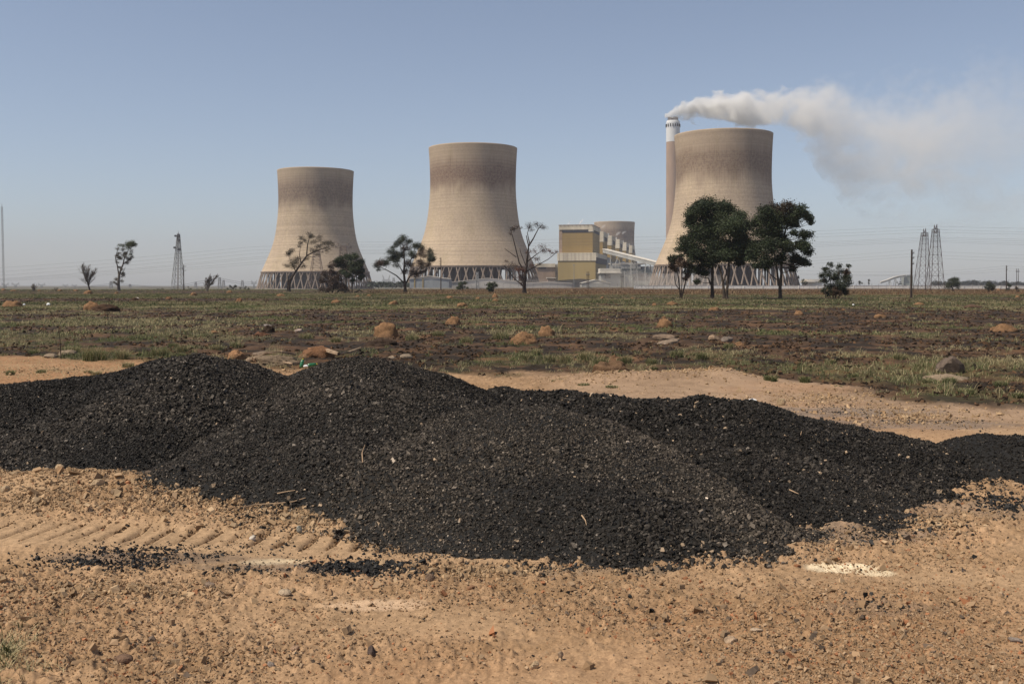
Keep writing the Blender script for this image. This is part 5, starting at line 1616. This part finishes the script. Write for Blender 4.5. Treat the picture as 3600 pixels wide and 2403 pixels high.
def bare_tree(name, label, cat, px, pb, h, spread, seed, lean=.15, levels=5, group='leafless trees on the left', stems=1, r0=None):
    p = onz(px, pb, 0); k = p.y / FPX; p.z = gz(p.x, p.y); rr = random.Random(seed)
    H = h * k
    trunk, tw = MB(), MB()

    def grow(q, d, L, r, lev):
        n = 4; pts = [q]
        for i in range(n):
            d = (d + Vector((rr.gauss(lean * .18, .13), rr.gauss(0, .13), rr.gauss(.05, .08)))).normalized()
            q = q + d * L / n; pts.append(q)
        (trunk if lev <= 1 else tw).tube(pts, [r * (1 - .12 * i) for i in range(n + 1)], 6 if lev < 2 else 4, cap=False)
        if lev >= levels: return
        for i in range(3 if lev else 5):
            b = pts[rr.choice((1, 2, 3, 4) if lev else (1, 2, 2, 3, 3, 4, 4))]
            dd = (d * .7 + Vector((rr.gauss(lean * .4, spread), rr.gauss(0, spread), rr.gauss(.35, .25)))).normalized()
            grow(b, dd, L * rr.uniform(.55, .78), r * .52, lev + 1)
        grow(pts[-1], d, L * .7, r * .62, lev + 1)
    g = thing(name, label, cat, p, group)
    for s in range(stems):
        a = Vector((rr.gauss(lean * .5, .12 if stems == 1 else .38), rr.gauss(0, .1 if stems == 1 else .3), 1)).normalized()
        grow(Vector(p) - Vector((0, 0, .1)), a, H * .36, (r0 or 3.6) * k / math.sqrt(stems), 0 if stems == 1 else 2)
    if trunk.v: trunk.build('trunk', BARKG, g)
    if tw.v: tw.build('branch' if stems == 1 else 'stem', BARKG, g)
    return g


bare_tree('bare_tree', 'leafless tree with a wide fan of twigs on the left, between mound and windblown tree', 'tree', 316, 1024, 112, .62, 5)
bare_tree('bare_tree', 'small leafless tree bent by wind right of the telecom tower', 'tree', 726, 1023, 72, .62, 8, .28)
bare_tree('bare_shrub', 'leafless twiggy shrub on the crest at the far left', 'shrub', 118, 1023, 38, .42, 9, .1, 4, stems=7, r0=3.0)
bare_tree('bare_shrub', 'thin leafless twigs on the crest between the shrub and the bare tree', 'shrub', 197, 1023, 26, .3, 10, .1, 3, stems=5, r0=2.0)


def bush(label, px, pb, w, h, cols, seed, D=None, cover=1.6, size=.25, name='bush', group='bushes on the plain', tall=False):
    rr = random.Random(seed); f = lambda u, v: (px + u, pb + v)
    n = max(5, int(w * h / 110)); cl = []
    for i in range(n):
        u, v = rr.uniform(-.38, .38) * w, -rr.uniform(.15, .82) * h
        if tall: u *= 1.1 + v / h
        elif v < -.6 * h: u *= .65
        cl.append((u, v, rr.uniform(.16, .24) * min(w, h) * (1 if h < 2 * w else 1.6), rr.randrange(len(cols))))
    tr = [[(rr.uniform(-.12, .12) * w, 0, max(.035 * h, .5)), (rr.uniform(-.2, .2) * w, -.35 * h), (rr.uniform(-.3, .3) * w, -.7 * h, .2)] for _ in range(3)]
    if D is None:
        return tree(name, label, 'bush', (0, 0), tr, cl, f, cols, size, cover, seed=seed, group=group)
    # farther away than its foot in the photograph would tell
    global onz
    keep = onz
    onz = lambda a, b, z=0.0: at(a, HOR, D) - Vector((0, 0, EYE))
    try: return tree(name, label, 'bush', (0, 0), tr, cl, f, cols, size, cover, seed=seed, group=group)
    finally: onz = keep


GB = [(.05, .066, .032), (.06, .075, .04)]
DB = [(.038, .05, .026), (.05, .055, .032)]
bush('round green bush before the long white roofed shed', 1626, 1020, 42, 36, GB, 31, size=.22)
bush('spiky green bush in dry grass left of the bare brown tree', 1730, 1027, 40, 42, GB, 32, size=.22)
bush('small open green tree before the wall right of the lattice pylons', 3348, 1020, 50, 50, [(.055, .06, .035), (.045, .055, .028)], 33, cover=.9, size=.22, name='small_tree')
bush('dark bush before the wall left of the right timber pole', 3478, 1025, 40, 38, DB, 34, size=.2)
bush('dark bush at the foot of the right timber pole', 3548, 1021, 32, 26, DB, 35, size=.2)
bush('brown tall weed bush at the far right beside the timber pole', 3575, 1028, 20, 24, [(.07, .05, .035), (.06, .045, .03)], 36, size=.2)
bush('grey green bush before the white wall between the gum trunks', 2596, 1013, 32, 22, [(.06, .058, .042), (.05, .052, .036)], 37, size=.25)
bush('dark far bush under the steel pole by the wall', 2073, 1015, 26, 8, DB, 38, size=.25)
for px, pb, w, h, D, lab, s in ((2806, 1000, 9, 36, 720, 'thin dark cypress left of the white house', 41), (2830, 1000, 26, 26, 640, 'hazy round tree beside the white house', 42), (3056, 1000, 16, 27, 620, 'dark pointed conifer behind the wall between bush and conveyor', 43), (3026, 1002, 30, 18, 760, 'hazy rounded tree behind the wall left of the conifer', 44),
                                (2982, 1001, 24, 22, 700, 'hazy tree just right of the three-lobed bush', 45), (3160, 1001, 26, 13, 900, 'hazy tree under the curved conveyor', 46)):
    bush(lab, px, pb, w, h, [(.045, .055, .035), (.055, .06, .04)], s, D, size=.6, cover=2.0, name='far_tree', group='far trees behind the wall', tall=w < 20)
for px, pb, w, h, D, lab, s in ((563, 1021, 46, 12, 480, 'low dark bush on the crest left of the telecom tower', 51), (665, 1021, 16, 14, 470, 'small rounded bush right of the pole by the telecom tower', 52), (708, 1021, 40, 12, 470, 'low bush around the foot of the small bare tree', 53), (770, 1022, 40, 10, 470, 'low bush right of the small bare tree', 54),
                                (818, 1022, 44, 22, 480, 'larger green bush left of the first cooling tower, left of two', 55), (858, 1022, 44, 18, 470, 'green brown bush at the left foot of the first cooling tower, right of two', 56)):
    bush(lab, px, pb, w, h, [(.05, .062, .038), (.062, .066, .042)], s, D, size=.45, cover=1.8, name='low_bush', group='low bushes on the left crest')


def treeline():
    """far wood on the right horizon, one mass"""
    rng = np.random.default_rng(77); cl = []
    for i in range(240):
        px = rng.uniform(3280, 3900); D = rng.uniform(1250, 1500)
        p = at(px, HOR, D); h = (6 + 4.5 * float(vn(np.array([px / 16]), np.array([.5]), 5)[0])) * rng.uniform(.5, 1.0)
        cl.append((Vector((p.x, D, h * .55)), h * .5, int(rng.integers(0, 2))))
    for i in range(60):
        px = rng.uniform(1290, 1440); D = rng.uniform(700, 800)
        p = at(px, HOR, D); h = rng.uniform(2, 5)
        cl.append((Vector((p.x, D, h * .5)), h * .5, 0))
    V, F, c = leaves(cl, 1.5, 1.6, [(.04, .052, .035), (.05, .058, .04)], rng)
    tag(link('treeline', np_mesh('treeline', V, F, c), leaf_mat), 'far hazy dark wood along the right horizon', 'woods', kind='stuff')


treeline()


def dry_verge():
    """tall dry grass and weeds along the fence"""
    parts = []
    N = 26000
    px = RNG.uniform(1290, 3750, N); Y = RNG.uniform(190, 425, N); x = (px - 1800) / FPX * Y
    h = RNG.uniform(.15, .42, N) * (.5 + 1.0 * np.clip(.5 + 1.4 * fbm(x / 14, Y / 40, 3, 401), 0, 1))
    c = np.array([.20, .125, .070]) * RNG.uniform(.45, 1.3, (N, 1)); s = RNG.uniform(0, 1, N) < .25; c[s] = np.array([.28, .21, .12]) * RNG.uniform(.7, 1.1, (s.sum(), 1))
    V, F, C_ = blades(x, Y, gmacro(x, Y) - .02, h, np.full(N, .16), RNG.uniform(.1, .7, N), c)
    tag(link('dry_weeds', np_mesh('dry_weeds', V, F, C_), grass_mat), 'reddish dry weeds along the fence beyond the field', 'weeds', kind='stuff')


dry_verge()

# ------------------------------------------------------------------ smoke, steam, dust, air
def vol_mat(name, col, dens, aniso=0.0):
    n = NT(name)
    p = n.n('VolumePrincipled')
    p.inputs['Color'].default_value = (*col, 1); p.inputs['Anisotropy'].default_value = aniso
    n.put(p.inputs['Density'], dens(n) if callable(dens) else dens)
    n.t.links.new(p.outputs[0], n.out.inputs['Volume'])
    return n.m


def plume():
    D = 1250.0; k = D / FPX
    o = at(2356, 404, D)
    #        photo x, centre y, half height (pixels), density
    ST = [(2346, 404, 8, .19), (2368, 396, 18, .19), (2410, 386, 36, .16), (2470, 376, 50, .11), (2550, 378, 52, .060), (2640, 384, 58, .030), (2730, 390, 68, .022), (2810, 398, 88, .019),
          (2890, 430, 135, .0085), (2980, 490, 180, .0055), (3080, 530, 215, .0042), (3190, 530, 240, .0036), (3300, 500, 255, .0029), (3420, 480, 265, .0021), (3560, 470, 270, .0011), (3800, 460, 270, .0)]
    L = (ST[-1][0] - ST[0][0]) * k
    def dens(n):
        c = n.coord('Object'); x, y, z = n.sep(c)
        t = n.math('DIVIDE', x, L, clamp=True)
        fr = lambda f: n.ramp(t, *[((s[0] - ST[0][0]) / (ST[-1][0] - ST[0][0]), f(s)) for s in ST])
        zc = n.math('MULTIPLY', n.math('SUBTRACT', fr(lambda s: .5 + (o.z * 0 + (404 - s[1]) * k) / 200.0), .5), 200.0)
        r = n.math('MULTIPLY', fr(lambda s: s[2] * k / 100.0), 100.0)
        dd = n.math('MULTIPLY', fr(lambda s: s[3] / .2), .2)
        big = n.n('TexNoise'); n.put(big.inputs['Vector'], n.scale(c, (.016, .016, .02))); big.inputs['Scale'].default_value = 1.0; big.inputs['Detail'].default_value = 2
        sm = n.n('TexNoise'); n.put(sm.inputs['Vector'], n.scale(c, (.05, .05, .06))); sm.inputs['Scale'].default_value = 1.0; sm.inputs['Detail'].default_value = 4; sm.inputs['Roughness'].default_value = .6
        dz = n.math('SUBTRACT', z, zc)
        dz = n.math('ADD', dz, n.math('MULTIPLY', n.math('SUBTRACT', big.outputs['Fac'], .5), n.math('MULTIPLY', r, 1.0)))
        dist = n.math('SQRT', n.math('ADD', n.math('MULTIPLY', dz, dz), n.math('MULTIPLY', y, y)))
        s = n.math('SUBTRACT', 1.0, n.math('DIVIDE', dist, r))
        s = n.math('ADD', s, n.math('MULTIPLY', n.math('SUBTRACT', sm.outputs['Fac'], .5), 2.6))
        s = n.math('ADD', s, n.math('MULTIPLY', n.math('SUBTRACT', big.outputs['Fac'], .52), 2.2))
        edge = n.mapr(t, .0, .6, .16, .70)
        return n.math('MULTIPLY', n.math('MULTIPLY', n.math('DIVIDE', s, edge, clamp=True), 3.0), dd)
    m = vol_mat('smoke', (.955, .95, .945), dens, .1)
    mb = MB()
    pts = [Vector(((s[0] - ST[0][0]) * k - (3 if i == 0 else 0), 0, (404 - s[1]) * k)) for i, s in enumerate(ST)]
    # the tube is built upright around its centre line so that every ring stays a vertical circle
    n = 20; rings = []
    for p, s in zip(pts, ST):
        R = s[2] * k * 1.32
        rings.append([p + Vector((0, R * math.cos(2 * math.pi * i / n), R * math.sin(2 * math.pi * i / n))) for i in range(n)])
    for r in rings: mb.v += r
    for a in range(len(rings) - 1):
        for i in range(n): mb.f.append((a * n + i, (a + 1) * n + i, (a + 1) * n + (i + 1) % n, a * n + (i + 1) % n))
    mb.f.append(tuple(range(n))); mb.f.append(tuple((len(rings) - 1) * n + i for i in reversed(range(n))))
    ob = mb.build('smoke', m, outward=True)
    ob.location = (o.x - 10 * k, D, o.z)
    tag(ob, 'white smoke drifting right from the chimney and spreading into a grey cloud', 'smoke', kind='stuff')


plume()


def puff(name, label, cat, px, py, D, rx, ry, m, seed, blobs=7, tilt=.8):
    """small lumpy body of vapour"""
    k = D / FPX; c = at(px, py, D); rr = random.Random(seed)
    V, F = [], []
    mb = MB()
    N, M = 16, 10
    for j in range(M + 1):
        th = math.pi * j / M
        for i in range(N):
            ph = 2 * math.pi * i / N
            d = Vector((math.sin(th) * math.cos(ph), math.sin(th) * math.sin(ph), math.cos(th)))
            q = 1 + .45 * float(fbm(np.array([d.x * 1.6 + seed]), np.array([d.z * 1.6 + d.y]), 3, seed)[0])
            z = d.z * ry * k * q
            mb.v.append(c + Vector((d.x * rx * k * q * (.7 + .3 * d.z) + tilt * z, d.y * rx * k * q, z)))
    for j in range(M):
        for i in range(N): mb.f.append((j * N + i, (j + 1) * N + i, (j + 1) * N + (i + 1) % N, j * N + (i + 1) % N))
    o = mb.build(name, m, outward=True); recenter(o, tuple(c))
    tag(o, label, cat, kind='stuff')


STEAM = vol_mat('steam', (.97, .97, .97), .22)
STEAM2 = vol_mat('thin_steam', (.95, .95, .95), .05)
puff('steam', 'short white steam puff above the left part of the boiler house roof', 'steam', 2000, 784, 1020, 4.5, 6.5, STEAM, 3)
puff('steam', 'larger white steam puff above the middle of the boiler house roof', 'steam', 2042, 780, 1020, 6, 10, STEAM, 4)
puff('steam', 'thin steam over the first boiler bay beside the front block', 'steam', 2120, 797, 1100, 8, 7, STEAM2, 5)
puff('steam', 'thin steam over the third boiler bay against the far tower', 'steam', 2172, 822, 1300, 9, 7, STEAM2, 6)
puff('steam', 'thin steam over the last boiler bays against the far tower', 'steam', 2192, 818, 1400, 9, 6, STEAM2, 7)

DUST = vol_mat('dust_cloud', (.80, .74, .68), .0060)
DUST2 = vol_mat('dust_cloud_thin', (.80, .75, .70), .0030)
puff('dust', 'pale dust hanging over the yard right of the boiler house', 'dust', 2190, 1000, 800, 150, 50, DUST, 8, tilt=0)
puff('dust', 'pale dust drifting round the foot of the biggest tower', 'dust', 2400, 1003, 660, 210, 42, DUST, 9, tilt=0)
puff('dust', 'thin pale dust along the long sheds before the middle tower', 'dust', 1840, 1003, 600, 240, 26, DUST2, 10, tilt=0)


def haze():
    m = vol_mat('haze', (.69, .70, .79), 1.3e-4)
    mb = MB(); mb.box((0, 3450, 147.5), (17000, 7500, 305))
    tag(mb.build('haze', m, outward=True), 'pale summer haze over the whole plain', 'haze', kind='stuff')


haze()
